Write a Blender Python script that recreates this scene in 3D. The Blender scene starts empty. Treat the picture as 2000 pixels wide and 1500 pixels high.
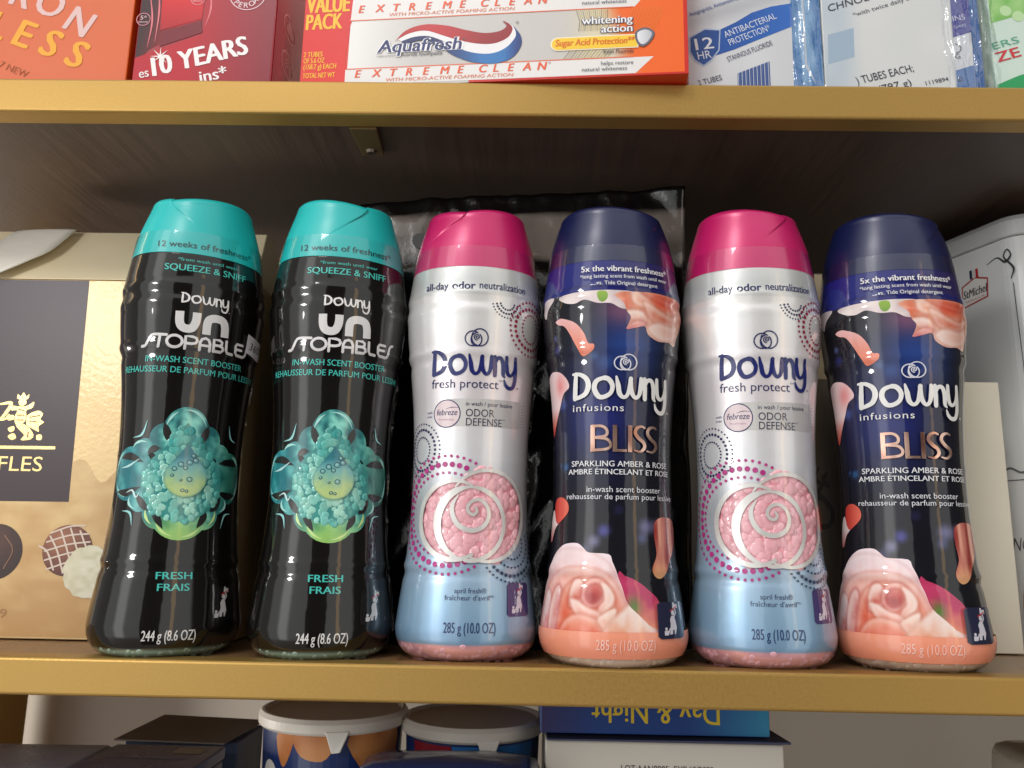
import bpy, bmesh, math, random
import numpy as np
from mathutils import Matrix, Vector, geometry
random.seed(7); rng = np.random.default_rng(7)
S = bpy.context.scene
COL = S.collection
CM = 0.01                                   # everything below is written in centimetres

# ------------------------------------------------------------------ camera, world, lamps, exposure
PITCH, YAW, ROLL = 0.1922780, -0.0172255, 0.0184138
fw = Vector((math.sin(YAW)*math.cos(PITCH), math.cos(YAW)*math.cos(PITCH), math.sin(PITCH)))
rt = Vector((math.cos(YAW), -math.sin(YAW), 0)); up = rt.cross(fw)
r2 = rt*math.cos(ROLL) + up*math.sin(ROLL); u2 = up*math.cos(ROLL) - rt*math.sin(ROLL)
cam = bpy.data.cameras.new('camera'); cam_ob = bpy.data.objects.new('camera', cam); COL.objects.link(cam_ob)
M4 = Matrix((r2, u2, -fw)).transposed().to_4x4(); M4.translation = Vector((0, -36, 5.0826))*CM
cam_ob.matrix_world = M4
cam.sensor_width = 36; cam.sensor_fit = 'HORIZONTAL'; cam.lens = 28.8
cam.clip_start = 0.01; cam.clip_end = 100
cam.dof.use_dof = True; cam.dof.focus_distance = 0.375; cam.dof.aperture_fstop = 22
S.camera = cam_ob
S.view_settings.view_transform = 'Standard'; S.view_settings.look = 'None'
S.view_settings.exposure = 0.0; S.view_settings.gamma = 1.0
S.render.engine = 'CYCLES'
S.cycles.max_bounces = 8; S.cycles.transparent_max_bounces = 12
S.cycles.caustics_reflective = False; S.cycles.caustics_refractive = False
S.cycles.sample_clamp_indirect = 4.0
S.cycles.use_denoising = True; S.cycles.denoising_input_passes = 'RGB_ALBEDO_NORMAL'; S.cycles.denoising_prefilter = 'ACCURATE'

def lin(c):
    c = np.asarray(c, float)/255.0
    return np.where(c <= .04045, c/12.92, ((c+.055)/1.055)**2.4)
def rgba(c): return tuple(lin(c)) + (1.0,)

W = bpy.data.worlds.new('World'); S.world = W; W.use_nodes = True
def build_world():
    nt = W.node_tree; N, K = nt.nodes, nt.links; N.clear()
    tc = N.new('ShaderNodeTexCoord'); sx = N.new('ShaderNodeSeparateXYZ'); K.new(tc.outputs['Generated'], sx.inputs[0])
    def mth(op, a, b=None):
        n = N.new('ShaderNodeMath'); n.operation = op
        for i, v in enumerate((a, b)):
            if v is None: continue
            if isinstance(v, (int, float)): n.inputs[i].default_value = v
            else: K.new(v, n.inputs[i])
        return n.outputs[0]
    az = mth('ARCTAN2', sx.outputs[0], mth('MULTIPLY', sx.outputs[1], -1.0))
    el = mth('ARCSINE', sx.outputs[2])
    def edge(v, a, b):
        n = N.new('ShaderNodeMapRange'); n.interpolation_type = 'SMOOTHSTEP'
        n.inputs[1].default_value = math.radians(a); n.inputs[2].default_value = math.radians(b); K.new(v, n.inputs[0]); return n.outputs[0]
    def band(v, a, b, s): return mth('MULTIPLY', edge(v, a-s, a+s), mth('SUBTRACT', 1.0, edge(v, b-s, b+s)))
    col = None
    def over(base, c, fac):
        m = N.new('ShaderNodeMix'); m.data_type = 'RGBA'
        if isinstance(base, tuple): m.inputs[6].default_value = base
        else: K.new(base, m.inputs[6])
        m.inputs[7].default_value = c; K.new(fac, m.inputs[0]); return m.outputs[2]
    wall = (.80, .80, .79, 1)
    col = over(wall, (.90, .91, .91, 1), edge(el, 25, 60))           # ceiling of the room behind the photographer
    col = over(col, (.30, .26, .22, 1), mth('SUBTRACT', 1.0, edge(el, -45, -20)))   # its floor
    col = over(col, (2.1, 2.1, 2.06, 1), mth('MULTIPLY', band(az, -44, -27, 4), band(el, -30, 45, 8)))   # pale wall near the window
    col = over(col, (.05, .043, .036, 1), mth('MULTIPLY', band(az, -2, 23, .8), band(el, -50, 30, .8)))   # open dark doorway
    col = over(col, (2.1, 1.55, 1.0, 1), mth('MULTIPLY', band(az, 34, 38.5, .3), band(el, -24, 30, .5)))   # pale wooden door post
    col = over(col, (.06, .055, .05, 1), mth('MULTIPLY', band(az, 58, 150, 3), band(el, -70, 50, 6)))    # dark side of the room
    col = over(col, (.24, .23, .22, 1), mth('MULTIPLY', band(az, -150, -64, 3), band(el, -70, 50, 6)))
    bg = N.new('ShaderNodeBackground'); K.new(col, bg.inputs[0]); bg.inputs[1].default_value = 1.0
    out = N.new('ShaderNodeOutputWorld'); K.new(bg.outputs[0], out.inputs[0])
build_world()

def area(name, loc, target, sx, sy, power, color):
    l = bpy.data.lights.new(name, 'AREA'); l.shape = 'RECTANGLE'; l.size = sx*CM; l.size_y = sy*CM
    l.energy = power; l.color = color
    o = bpy.data.objects.new(name, l); COL.objects.link(o)
    d = (Vector(target) - Vector(loc))*CM
    o.location = Vector(loc)*CM; o.rotation_euler = d.to_track_quat('-Z', 'Z').to_euler()
    return o
area('window_light', (-62, -70, 36), (-6, 0, 8), 13, 16, 2.0, (1, .985, .96))
area('added_low_fill', (-92, 6, -7.5), (-26, 32, -6.5), 12, 9, 5.0, (1, .95, .88))  # added lamp, no real source: brightens the wall under the lower shelf
area('ceiling_light', (-40, -95, 120), (0, 0, 10), 30, 30, 3.8, (1, .975, .95))

# ------------------------------------------------------------------ helpers
def P(name, color, rough=.5, metal=0, coat=0, coat_rough=.05, spec=.5, vcol=False, bump=None, var=None, stretch=None, trans=0, sub=0):
    m = bpy.data.materials.new(name); m.use_nodes = True
    nt = m.node_tree; N, K = nt.nodes, nt.links; b = N['Principled BSDF']
    b.inputs['Base Color'].default_value = rgba(color)
    b.inputs['Roughness'].default_value = rough; b.inputs['Metallic'].default_value = metal
    b.inputs['Coat Weight'].default_value = coat; b.inputs['Coat Roughness'].default_value = coat_rough
    b.inputs['Specular IOR Level'].default_value = spec; b.inputs['Coat IOR'].default_value = 1.62
    if sub:
        b.inputs['Subsurface Weight'].default_value = sub; b.inputs['Subsurface Radius'].default_value = (.004, .002, .002); b.inputs['Subsurface Scale'].default_value = .5
    tc = N.new('ShaderNodeTexCoord'); vec = tc.outputs['Object']
    if stretch:
        mp = N.new('ShaderNodeMapping'); mp.inputs['Scale'].default_value = stretch; K.new(vec, mp.inputs[0]); vec = mp.outputs[0]
    src = None
    if vcol:
        at = N.new('ShaderNodeAttribute'); at.attribute_name = 'Col'; src = at.outputs['Color']; K.new(src, b.inputs['Base Color'])
    if var:
        nz = N.new('ShaderNodeTexNoise'); nz.inputs['Scale'].default_value = var[0]; nz.inputs['Detail'].default_value = 5; K.new(vec, nz.inputs[0])
        mr = N.new('ShaderNodeMapRange'); mr.inputs[3].default_value = 1-var[1]; mr.inputs[4].default_value = 1+var[1]
        mr.inputs[1].default_value = .25; mr.inputs[2].default_value = .75; K.new(nz.outputs[0], mr.inputs[0])
        mx = N.new('ShaderNodeMix'); mx.data_type = 'RGBA'; mx.blend_type = 'MULTIPLY'; mx.inputs[0].default_value = 1
        if src: K.new(src, mx.inputs[6])
        else: mx.inputs[6].default_value = rgba(color)
        K.new(mr.outputs[0], mx.inputs[7]); K.new(mx.outputs[2], b.inputs['Base Color'])
        rr = N.new('ShaderNodeMapRange'); rr.inputs[1].default_value = .3; rr.inputs[2].default_value = .7
        rr.inputs[3].default_value = rough*.85; rr.inputs[4].default_value = min(1, rough*1.15); K.new(nz.outputs[0], rr.inputs[0]); K.new(rr.outputs[0], b.inputs['Roughness'])
    if bump:
        nz = N.new('ShaderNodeTexNoise'); nz.inputs['Scale'].default_value = bump[0]; nz.inputs['Detail'].default_value = bump[3] if len(bump) > 3 else 3; K.new(vec, nz.inputs[0])
        bp = N.new('ShaderNodeBump'); bp.inputs['Strength'].default_value = bump[1]; bp.inputs['Distance'].default_value = bump[2]
        K.new(nz.outputs[0], bp.inputs['Height']); K.new(bp.outputs[0], b.inputs['Normal']); K.new(bp.outputs[0], b.inputs['Coat Normal'])
    return m

def ramp_z(m, stops, interp='LINEAR'):
    """paint a bottle in printed bands: colour against the object's own height, stops in cm"""
    nt = m.node_tree; N, K = nt.nodes, nt.links; b = N['Principled BSDF']
    tc = N.new('ShaderNodeTexCoord'); sp = N.new('ShaderNodeSeparateXYZ'); K.new(tc.outputs['Object'], sp.inputs[0])
    mr = N.new('ShaderNodeMapRange'); mr.inputs[1].default_value = 0; mr.inputs[2].default_value = .22; K.new(sp.outputs[2], mr.inputs[0])
    cr = N.new('ShaderNodeValToRGB'); cr.color_ramp.interpolation = interp; K.new(mr.outputs[0], cr.inputs[0])
    e = cr.color_ramp.elements
    while len(e) < len(stops): e.new(.5)
    for el, (z, c) in zip(e, stops): el.position = z/22.0
    for el, (z, c) in zip(e, stops): el.position = z/22.0; el.color = rgba(c)
    K.new(cr.outputs[0], b.inputs['Base Color'])
    return cr

def film_material(name, tint=(1, 1, 1), rough=.06, gain=1.0, bump=None):
    m = bpy.data.materials.new(name); m.use_nodes = True; nt = m.node_tree; N, K = nt.nodes, nt.links; N.clear()
    tr = N.new('ShaderNodeBsdfTransparent'); tr.inputs[0].default_value = tint + (1,)
    gl = N.new('ShaderNodeBsdfGlossy'); gl.inputs['Roughness'].default_value = rough
    fr = N.new('ShaderNodeFresnel'); fr.inputs[0].default_value = 1.5
    g = N.new('ShaderNodeMath'); g.operation = 'MULTIPLY'; g.inputs[1].default_value = gain; g.use_clamp = True; K.new(fr.outputs[0], g.inputs[0])
    ge = N.new('ShaderNodeNewGeometry'); fb = N.new('ShaderNodeMath'); fb.operation = 'SUBTRACT'; fb.inputs[0].default_value = 1; K.new(ge.outputs['Backfacing'], fb.inputs[1])
    g2 = N.new('ShaderNodeMath'); g2.operation = 'MULTIPLY'; K.new(g.outputs[0], g2.inputs[0]); K.new(fb.outputs[0], g2.inputs[1]); g = g2
    mx = N.new('ShaderNodeMixShader'); K.new(g.outputs[0], mx.inputs[0]); K.new(tr.outputs[0], mx.inputs[1]); K.new(gl.outputs[0], mx.inputs[2])
    if bump:
        tc = N.new('ShaderNodeTexCoord'); nz = N.new('ShaderNodeTexNoise'); nz.inputs['Scale'].default_value = bump[0]; K.new(tc.outputs['Object'], nz.inputs[0])
        bp = N.new('ShaderNodeBump'); bp.inputs['Strength'].default_value = bump[1]; bp.inputs['Distance'].default_value = bump[2]
        K.new(nz.outputs[0], bp.inputs['Height']); K.new(bp.outputs[0], gl.inputs['Normal'])
    out = N.new('ShaderNodeOutputMaterial'); K.new(mx.outputs[0], out.inputs[0])
    return m

def tag(o, label=None, cat=None, group=None, kind=None):
    for k, v in (('label', label), ('category', cat), ('group', group), ('kind', kind)):
        if v: o[k] = v
    return o
def thing(name, label, cat, loc=(0, 0, 0), rot=0, group=None):
    o = bpy.data.objects.new(name, None); COL.objects.link(o); o.empty_display_size = .02
    o.location = Vector(loc)*CM; o.rotation_euler = (0, 0, math.radians(rot))
    return tag(o, label, cat, group)
def mk(name, V, F, mats, parent=None, org=(0, 0, 0), smooth=False, cols=None, mi=None):
    V = (np.asarray(V, float) - np.asarray(org, float))*CM
    me = bpy.data.meshes.new(name); me.from_pydata(V.tolist(), [], [tuple(map(int, f)) for f in F])
    for m in (mats if isinstance(mats, (list, tuple)) else [mats]): me.materials.append(m)
    if cols is not None:
        a = me.color_attributes.new('Col', 'FLOAT_COLOR', 'POINT')
        a.data.foreach_set('color', np.concatenate([cols, np.ones((len(cols), 1))], 1).astype(np.float32).ravel())
    if mi is not None: me.polygons.foreach_set('material_index', np.asarray(mi, np.int32))
    if smooth: me.polygons.foreach_set('use_smooth', [True]*len(me.polygons))
    me.update()
    o = bpy.data.objects.new(name, me); COL.objects.link(o)
    if parent: o.parent = parent
    return o
def from_bm(name, bm, mats, parent=None, org=(0, 0, 0), smooth=False):
    bmesh.ops.recalc_face_normals(bm, faces=bm.faces)
    V = [tuple(v.co) for v in bm.verts]; bm.verts.index_update(); F = [[v.index for v in f.verts] for f in bm.faces]; bm.free()
    return mk(name, V, F, mats, parent, org, smooth)
def hexa(bm, c8, bev=0, seg=2):
    vs = [bm.verts.new(c) for c in c8]
    fs = [bm.faces.new([vs[i] for i in f]) for f in ((0, 3, 2, 1), (4, 5, 6, 7), (0, 1, 5, 4), (1, 2, 6, 5), (2, 3, 7, 6), (3, 0, 4, 7))]
    if bev:
        es = list({e for f in fs for e in f.edges})
        bmesh.ops.bevel(bm, geom=es, offset=bev, segments=seg, affect='EDGES', profile=.5)
def box(name, x0, x1, y0, y1, z0, z1, m, parent=None, org=(0, 0, 0), bev=.05, rot=0, pivot=None, seg=2):
    bm = bmesh.new(); c8 = [(x0, y0, z0), (x1, y0, z0), (x1, y1, z0), (x0, y1, z0), (x0, y0, z1), (x1, y0, z1), (x1, y1, z1), (x0, y1, z1)]
    hexa(bm, c8, bev, seg)
    if rot:
        pv = Vector(pivot or (x0, y0, 0)); bmesh.ops.rotate(bm, cent=pv, matrix=Matrix.Rotation(math.radians(rot), 3, 'Z'), verts=bm.verts)
    return from_bm(name, bm, m, parent, org)

def vnoise(x, y, seed=0):
    x = np.asarray(x, float); y = np.asarray(y, float)
    xi, yi = np.floor(x).astype(int), np.floor(y).astype(int); fx, fy = x-xi, y-yi
    fx, fy = fx*fx*(3-2*fx), fy*fy*(3-2*fy)
    h = lambda a, b: np.mod(np.sin(a*127.1 + b*311.7 + seed*74.7)*43758.5453, 1.0)
    return (h(xi, yi)*(1-fx) + h(xi+1, yi)*fx)*(1-fy) + (h(xi, yi+1)*(1-fx) + h(xi+1, yi+1)*fx)*fy
def mixc(a, b, t):
    t = np.clip(np.asarray(t, float), 0, 1)[..., None]; return np.asarray(a, float)*(1-t) + np.asarray(b, float)*t
def catmull(pts, closed=False, n=8):
    p = np.asarray(pts, float)
    q = np.vstack([p[-1:], p, p[:2]]) if closed else np.vstack([2*p[:1]-p[1:2], p, 2*p[-1:]-p[-2:-1]])
    out = []
    t = np.linspace(0, 1, n, endpoint=False)[:, None]
    for i in range(1, len(q)-2):
        a, b, c, d = q[i-1], q[i], q[i+1], q[i+2]
        out.append(.5*((2*b) + (c-a)*t + (2*a-5*b+4*c-d)*t**2 + (-a+3*b-3*c+d)*t**3))
    if not closed: out.append(p[-1:])
    return np.vstack(out)
def ell(cx, cy, rx, ry, a0=0, a1=360, n=40):
    a = np.radians(np.linspace(a0, a1, n)); return np.stack([cx+rx*np.cos(a), cy+ry*np.sin(a)], 1)

_txt = {}
def glyphs(s, bold=0.0, space=1.0):
    k = (s, bold, space)
    if k not in _txt:
        c = bpy.data.curves.new('lettering', 'FONT'); c.body = s; c.offset = bold; c.resolution_u = 3; c.space_character = space
        o = bpy.data.objects.new('lettering', c); COL.objects.link(o)
        dg = bpy.context.evaluated_depsgraph_get(); me = o.evaluated_get(dg).to_mesh()
        V = np.array([v.co[:2] for v in me.vertices]) if len(me.vertices) else np.zeros((0, 2)); F = [tuple(p.vertices) for p in me.polygons]
        o.evaluated_get(dg).to_mesh_clear(); bpy.data.objects.remove(o); bpy.data.curves.remove(c)
        _txt[k] = (V, F)
    return _txt[k]
CAPH = glyphs('H')[0][:, 1].max()

class Print:
    """ink laid on a surface: flat shapes in label coordinates (u across, v up, cm) carried onto the surface by wrap(u, v, height)"""
    def __init__(s, wrap, dice=None): s.wrap, s.dice = wrap, dice; s.V, s.F, s.C, s.MI, s.n, s.k = [], [], [], [], 0, 0
    def add(s, V2, F, col, layer=1, mat=0, fine=None, h=None):
        d = fine or s.dice
        V2 = np.asarray(V2, float)
        if d and len(V2):
            bm = bmesh.new(); vs = [bm.verts.new((x, y, 0)) for x, y in V2]
            for f in F:
                try: bm.faces.new([vs[i] for i in f])
                except ValueError: pass
            lo, hi = V2.min(0), V2.max(0)
            for ax in (0, 1):
                for c in np.arange(math.floor(lo[ax]/d)*d + d, hi[ax], d):
                    co = [0, 0, 0]; no = [0, 0, 0]; co[ax] = c; no[ax] = 1
                    bmesh.ops.bisect_plane(bm, geom=bm.verts[:]+bm.edges[:]+bm.faces[:], dist=1e-5, plane_co=co, plane_no=no)
            bm.verts.index_update(); V2 = np.array([v.co[:2] for v in bm.verts]); F = [[v.index for v in f.verts] for f in bm.faces]; bm.free()
        if not len(V2): return
        # all faces towards the viewer
        G = []
        for f in F:
            q = V2[list(f)]; ar = np.sum(q[:, 0]*np.roll(q[:, 1], -1) - np.roll(q[:, 0], -1)*q[:, 1])
            if abs(ar) < 1e-9: continue
            G.append(list(f) if ar > 0 else list(f)[::-1])
        hh = (.004 + .006*layer + .0001*s.k if h is None else h); s.k += 1
        X = s.wrap(V2[:, 0], V2[:, 1], np.full(len(V2), hh))
        c = lin(col(V2[:, 0], V2[:, 1])) if callable(col) else np.tile(lin(col), (len(V2), 1))
        s.V.append(X); s.F += [[i+s.n for i in f] for f in G]; s.C.append(c); s.MI += [mat]*len(G); s.n += len(V2)
    def text(s, t, u0, u1, v0, cap, col, layer=3, bold=0, space=1.0, shear=0, slope=0, mat=0, flip=False, align=None, squash=None):
        if bold > .004 and cap > .2:
            wd = (u1-u0) if u1 is not None else None; n = 2 if bold < .03 else 3; b = bold*cap/CAPH*.8
            for q in np.linspace(-b, b, n): s.text(t, u0+q+(b if u1 is not None else 0)*0, None if u1 is None else u1+q, v0, cap, col, layer, 0, space, shear, slope, mat, flip, align, squash)
            return
        V, F = glyphs(t, 0, space)
        if not len(V): return
        V = V.copy(); lo, hi = V[:, 0].min(), V[:, 0].max(); sy = cap/CAPH
        sx = (u1-u0)/(hi-lo) if u1 is not None else sy*(squash or 1)
        x = (V[:, 0]-lo)*sx; y = V[:, 1]*sy; w = (hi-lo)*sx
        if flip: x, y = w-x, cap-y
        x = x + shear*y
        if slope: a = math.radians(slope); x, y = x*math.cos(a)-y*math.sin(a), x*math.sin(a)+y*math.cos(a)
        s.add(np.stack([u0+x, v0+y], 1), F, col, layer, mat)
    def poly(s, pts, col, layer=1, smooth=0, mat=0, fine=None):
        p = catmull(pts, True, smooth) if smooth else np.asarray(pts, float)
        t = geometry.tessellate_polygon([[Vector((x, y, 0)) for x, y in p]])
        s.add(p, [tuple(f) for f in t], col, layer, mat, fine)
    def stroke(s, pts, w, col, layer=3, smooth=0, closed=False, mat=0, cap=True):
        p = catmull(pts, closed, smooth) if smooth else np.asarray(pts, float)
        n = len(p); w = np.interp(np.linspace(0, 1, n), np.linspace(0, 1, np.size(w)), np.atleast_1d(w)) if np.size(w) > 1 else np.full(n, float(np.atleast_1d(w)[0]))
        if closed: d = np.roll(p, -1, 0)-np.roll(p, 1, 0)
        else: d = np.gradient(p, axis=0)
        d /= np.linalg.norm(d, axis=1)[:, None]+1e-9; nn = np.stack([-d[:, 1], d[:, 0]], 1)
        L, R = p+nn*w[:, None]/2, p-nn*w[:, None]/2
        V = np.vstack([L, R]); F = [(i, i+n, (i+1) % n+n, (i+1) % n) for i in range(n if closed else n-1)]
        if cap and not closed:
            V = list(map(tuple, V))
            for i, sg in ((0, -1), (n-1, 1)):
                b = math.atan2(d[i, 1]*sg, d[i, 0]*sg); k0 = len(V)
                V += [(p[i, 0]+w[i]/2*math.cos(b+a), p[i, 1]+w[i]/2*math.sin(b+a)) for a in np.linspace(-math.pi/2, math.pi/2, 7)]
                F.append(tuple(range(k0, k0+7)))
        s.add(V, F, col, layer, mat)
    def disc(s, u, v, r, col, layer=2, ry=None, n=12, mat=0): 
        p = ell(u, v, r, ry or r, 0, 360, n+1)[:-1]; s.add(p, [tuple(range(n))], col, layer, mat)
    def ring(s, u, v, r, n, dr, col, a0=0, a1=360, layer=2, ry=None, skip=None):
        for a in np.linspace(a0, a1, n, endpoint=(a1-a0) < 359.9):
            x, y = u+r*math.cos(math.radians(a)), v+(ry or r)*math.sin(math.radians(a))
            if not (skip and skip(x, y)): s.disc(x, y, dr, col, layer, n=10)
    def beads(s, inside, lo, hi, step, r, ht, col, h0=.01, mat=0):
        """rounded pellets pressed against the surface"""
        cs = []
        for v in np.arange(lo[1], hi[1], step*.8):
            for u in np.arange(lo[0], hi[0], step):
                c = (u + rng.uniform(-.5, .5)*step + (int(v/step) % 2)*step/2, v + rng.uniform(-.5, .5)*step)
                if inside(*c): cs.append(c)
        rh = np.array([1.0, .82, .5, 0.0]); ns = 12
        for c in cs:
            rr = r*rng.uniform(.75, 1.2); rx, ry = rr*rng.uniform(.8, 1.1), rr*rng.uniform(.8, 1.1); z = rng.uniform(0, ht*1.2); tx, ty = rng.normal(0, .055, 2)
            a = np.arange(ns)*2*math.pi/ns
            U, Vv, H = [], [], []
            for q in rh[:-1]:
                U.append(c[0]+rx*q*np.cos(a)); Vv.append(c[1]+ry*q*np.sin(a)); H.append(h0 + z + ht*(1-q**2.6) + tx*rx*q*np.cos(a)+ty*ry*q*np.sin(a) - (ht if q == 1 else 0))
            U.append([c[0]]); Vv.append([c[1]]); H.append([h0+z+ht])
            U, Vv, H = map(np.concatenate, (U, Vv, H))
            X = s.wrap(U, Vv, H); n0 = s.n
            for k in range(2):
                for i in range(ns): j = (i+1) % ns; s.F.append([n0+k*ns+i, n0+k*ns+j, n0+(k+1)*ns+j, n0+(k+1)*ns+i]); s.MI.append(mat)
            for i in range(ns): s.F.append([n0+2*ns+i, n0+2*ns+(i+1) % ns, n0+3*ns]); s.MI.append(mat)
            cc = lin(np.clip(np.asarray(col(c[0], c[1]) if callable(col) else col, float)*rng.uniform(.92, 1.06), 0, 255))
            s.V.append(X); s.C.append(np.tile(cc, (len(X), 1))); s.n += len(X)
    def build(s, name, mats, parent, org=(0, 0, 0), smooth=False):
        if not s.V: return None
        return mk(name, np.vstack(s.V), s.F, mats, parent, org, smooth, np.vstack(s.C), s.MI)

def flat_wrap(x0, y0, ang, off=0.0):
    c, sn = math.cos(math.radians(ang)), math.sin(math.radians(ang))
    def w(u, v, h): return np.stack([x0 + u*c + (h+off)*sn, y0 + u*sn - (h+off)*c, v], 1)
    return w

# materials shared by the printed things
INK = P('printed_ink', (200, 200, 200), .4, coat=1, coat_rough=.05, spec=.1, vcol=True, bump=(75, .13, .0012, 2))
FOIL = P('metal_foil_print', (200, 200, 200), .22, metal=.9, coat=.6, coat_rough=.08, vcol=True, bump=(70, .1, .001))
CARD = P('printed_card_ink', (200, 200, 200), .38, vcol=True, bump=(500, .06, .0004))
BEAD = P('scent_bead', (200, 200, 200), .42, coat=.7, coat_rough=.08, vcol=True)
PEARL = P('pearl_white_foil', (236, 232, 228), .36, metal=.35, coat=.9, coat_rough=.08, vcol=True)
GOLDFOIL = P('gold_foil_stamp', (214, 180, 105), .25, metal=1, vcol=True, bump=(700, .15, .0005))

# ------------------------------------------------------------------ the setting: wall and shelving
wall_mat = P('painted_wall', (222, 214, 202), .8, bump=(300, .12, .0006), var=(6, .03))
tag(box('wall', -150, 150, 32, 36, -60, 90, wall_mat, bev=0), kind='structure')

gold = P('gold_metallic_paint', (180, 144, 78), .42, metal=.62, bump=(2600, .10, .0003, 2), var=(900, .07))
def wood_material(name, color, rough):
    m = P(name, color, rough, bump=(90, .2, .0006, 4), var=(34, .34), stretch=(9, .3, 1))
    return m
wood = wood_material('dark_wood_veneer', (76, 60, 50), .45)
wood_top = wood_material('brown_wood_laminate', (132, 100, 68), .30)
unit = thing('shelving_unit', 'gold painted metal shelving unit with dark wood boards holding every bottle and carton', 'shelving', (0, 15, -17))
uo = (0, 15, -17)
ZT = 26.92
for zt in (0.0, ZT, -17.0):
    th = 1.55 if zt < 20 else 1.74
    box('front_rail', -70, 70, 0, 1.3, zt-th, zt, gold, unit, uo, .13, seg=3)
    box('shelf_board', -70, 70, 1.42, 30.4, zt-th+.28, zt-.06, [wood_top if zt < 1 else wood], unit, uo, .03)
    box('rear_rail', -70, 70, 30.5, 31.6, zt-th, zt, gold, unit, uo, .13)
# the lower board is seen from above only, the upper one from below only
def tab(x):
    bm = bmesh.new(); z = ZT-1.74
    hexa(bm, [(x-.68, 1.25, z-.12), (x+.68, 1.25, z-.12), (x+.52, 4.4, z+.02), (x-.62, 4.4, z+.02), (x-.68, 1.25, z+.1), (x+.68, 1.25, z+.1), (x+.52, 4.4, z+.26), (x-.62, 4.4, z+.26)], .05)
    o = from_bm('support_tab', bm, P('gold_tab_paint', (112, 92, 56), .5, metal=.5), unit, uo)
    bm = bmesh.new(); bmesh.ops.create_cone(bm, cap_ends=True, segments=24, radius1=.22, radius2=.3, depth=.185)
    bmesh.ops.translate(bm, verts=bm.verts, vec=(x-.05, 3.75, z-.07))
    s = from_bm('screw', bm, P('screw_metal', (120, 112, 100), .35, metal=1), o, uo)
tab(-8.25)
for x0 in (-41.5, 60):
    box('upright', x0, x0+3.4, 26.5, 30.6, -60, -18.8, gold, unit, uo, .15)
    box('upright', x0, x0+3.4, 26.5, 30.4, -16.9, -1.62, gold, unit, uo, .15)
    box('upright', x0, x0+3.4, 26.5, 30.4, .06, ZT-1.8, gold, unit, uo, .15)
    box('upright', x0, x0+3.4, 26.5, 30.4, ZT+.06, 70, gold, unit, uo, .15)

# ------------------------------------------------------------------ the bottles
NEX, RAT = 2.1, .86
PR = np.array([(0, 2.42), (.06, 2.62), (.16, 2.8), (.45, 3.06), (.9, 3.26), (1.3, 3.285), (1.84, 3.22), (3, 3.06), (4.15, 2.92), (5.3, 2.82), (6.5, 2.745), (7.7, 2.72), (8.9, 2.72),
               (10.1, 2.76), (11.4, 2.84), (12.65, 2.97), (13.9, 3.13), (15.2, 3.27), (16, 3.3), (16.8, 3.25), (17.6, 3.14), (18.2, 3.05), (18.6, 3.0), (19.2, 2.89), (20, 2.70), (20.6, 2.53), (21.1, 2.37), (22.5, 1.9)])
_zf = np.arange(-1, 24, .02); _rf = np.interp(_zf, PR[:, 0], PR[:, 1])
def _sm(a, sg): k = np.exp(-.5*(np.arange(-60, 61)*.02/sg)**2); k /= k.sum(); return np.convolve(np.pad(a, 60, mode='edge'), k, 'valid')
_r2 = _sm(_rf, .35); _r1 = _sm(_rf, .06); _t = np.clip((_zf-.6)/.8, 0, 1); _rf = _r1*(1-_t) + _r2*_t
def bumpz(z, c, w, a): return a*np.exp(-((z-c)/w)**2)
def stepz(z, c, w, a): return a*np.tanh((z-c)/w)
def Rad(z):
    z = np.asarray(z, float); r = np.interp(z, _zf, _rf)
    # moulded rings: shoulder lip, waist groove, rim of the grip panel, foot ring
    r = r + bumpz(z, 16.58, .2, .035) - bumpz(z, 16.15, .2, .03) + bumpz(z, 15.7, .2, .025) + bumpz(z, 13.75, .2, .045) - bumpz(z, 13.35, .22, .045)
    r = r + bumpz(z, 8.75, .18, .015) + bumpz(z, 4.05, .2, .045) - bumpz(z, 3.65, .2, .05) + bumpz(z, 1.25, .25, .02)
    return r
_th = np.linspace(0, math.pi, 4001)
_sx = np.abs(np.sin(_th))**(2/NEX); _sy = -RAT*np.sign(np.cos(_th))*np.abs(np.cos(_th))**(2/NEX)
_ss = np.concatenate([[0], np.cumsum(np.hypot(np.diff(_sx), np.diff(_sy)))])
def section(s):
    a = np.abs(s); x = np.interp(a, _ss, _sx)*np.sign(s); y = np.interp(a, _ss, _sy)
    nx = np.sign(x)*np.abs(x)**(NEX-1); ny = np.sign(y)*np.abs(y/RAT)**(NEX-1)/RAT; l = np.hypot(nx, ny)
    return x, y, nx/l, ny/l
def bottle_wrap(u, v, h):
    r = Rad(v); x, y, nx, ny = section(np.asarray(u)/r)
    return np.stack([x*r + nx*h, y*r + ny*h, np.asarray(v, float)], 1)
def lathe(z0, z1, dz, nseg=150, off=0, cap0=False, cap1=False):
    zs = np.linspace(z0, z1, max(2, int(round((z1-z0)/dz))+1)); s = np.linspace(-_ss[-1], _ss[-1], nseg, endpoint=False)
    V = []
    for z in zs: x, y, nx, ny = section(s); r = float(Rad(z)); V.append(np.stack([x*r+nx*off, y*r+ny*off, np.full(nseg, z)], 1))
    F = [(i*nseg+j, i*nseg+(j+1) % nseg, (i+1)*nseg+(j+1) % nseg, (i+1)*nseg+j) for i in range(len(zs)-1) for j in range(nseg)]
    V = np.vstack(V)
    if cap0: F.append(tuple(range(nseg))[::-1])
    if cap1: F.append(tuple(range((len(zs)-1)*nseg, len(zs)*nseg)))
    return V, F
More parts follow.
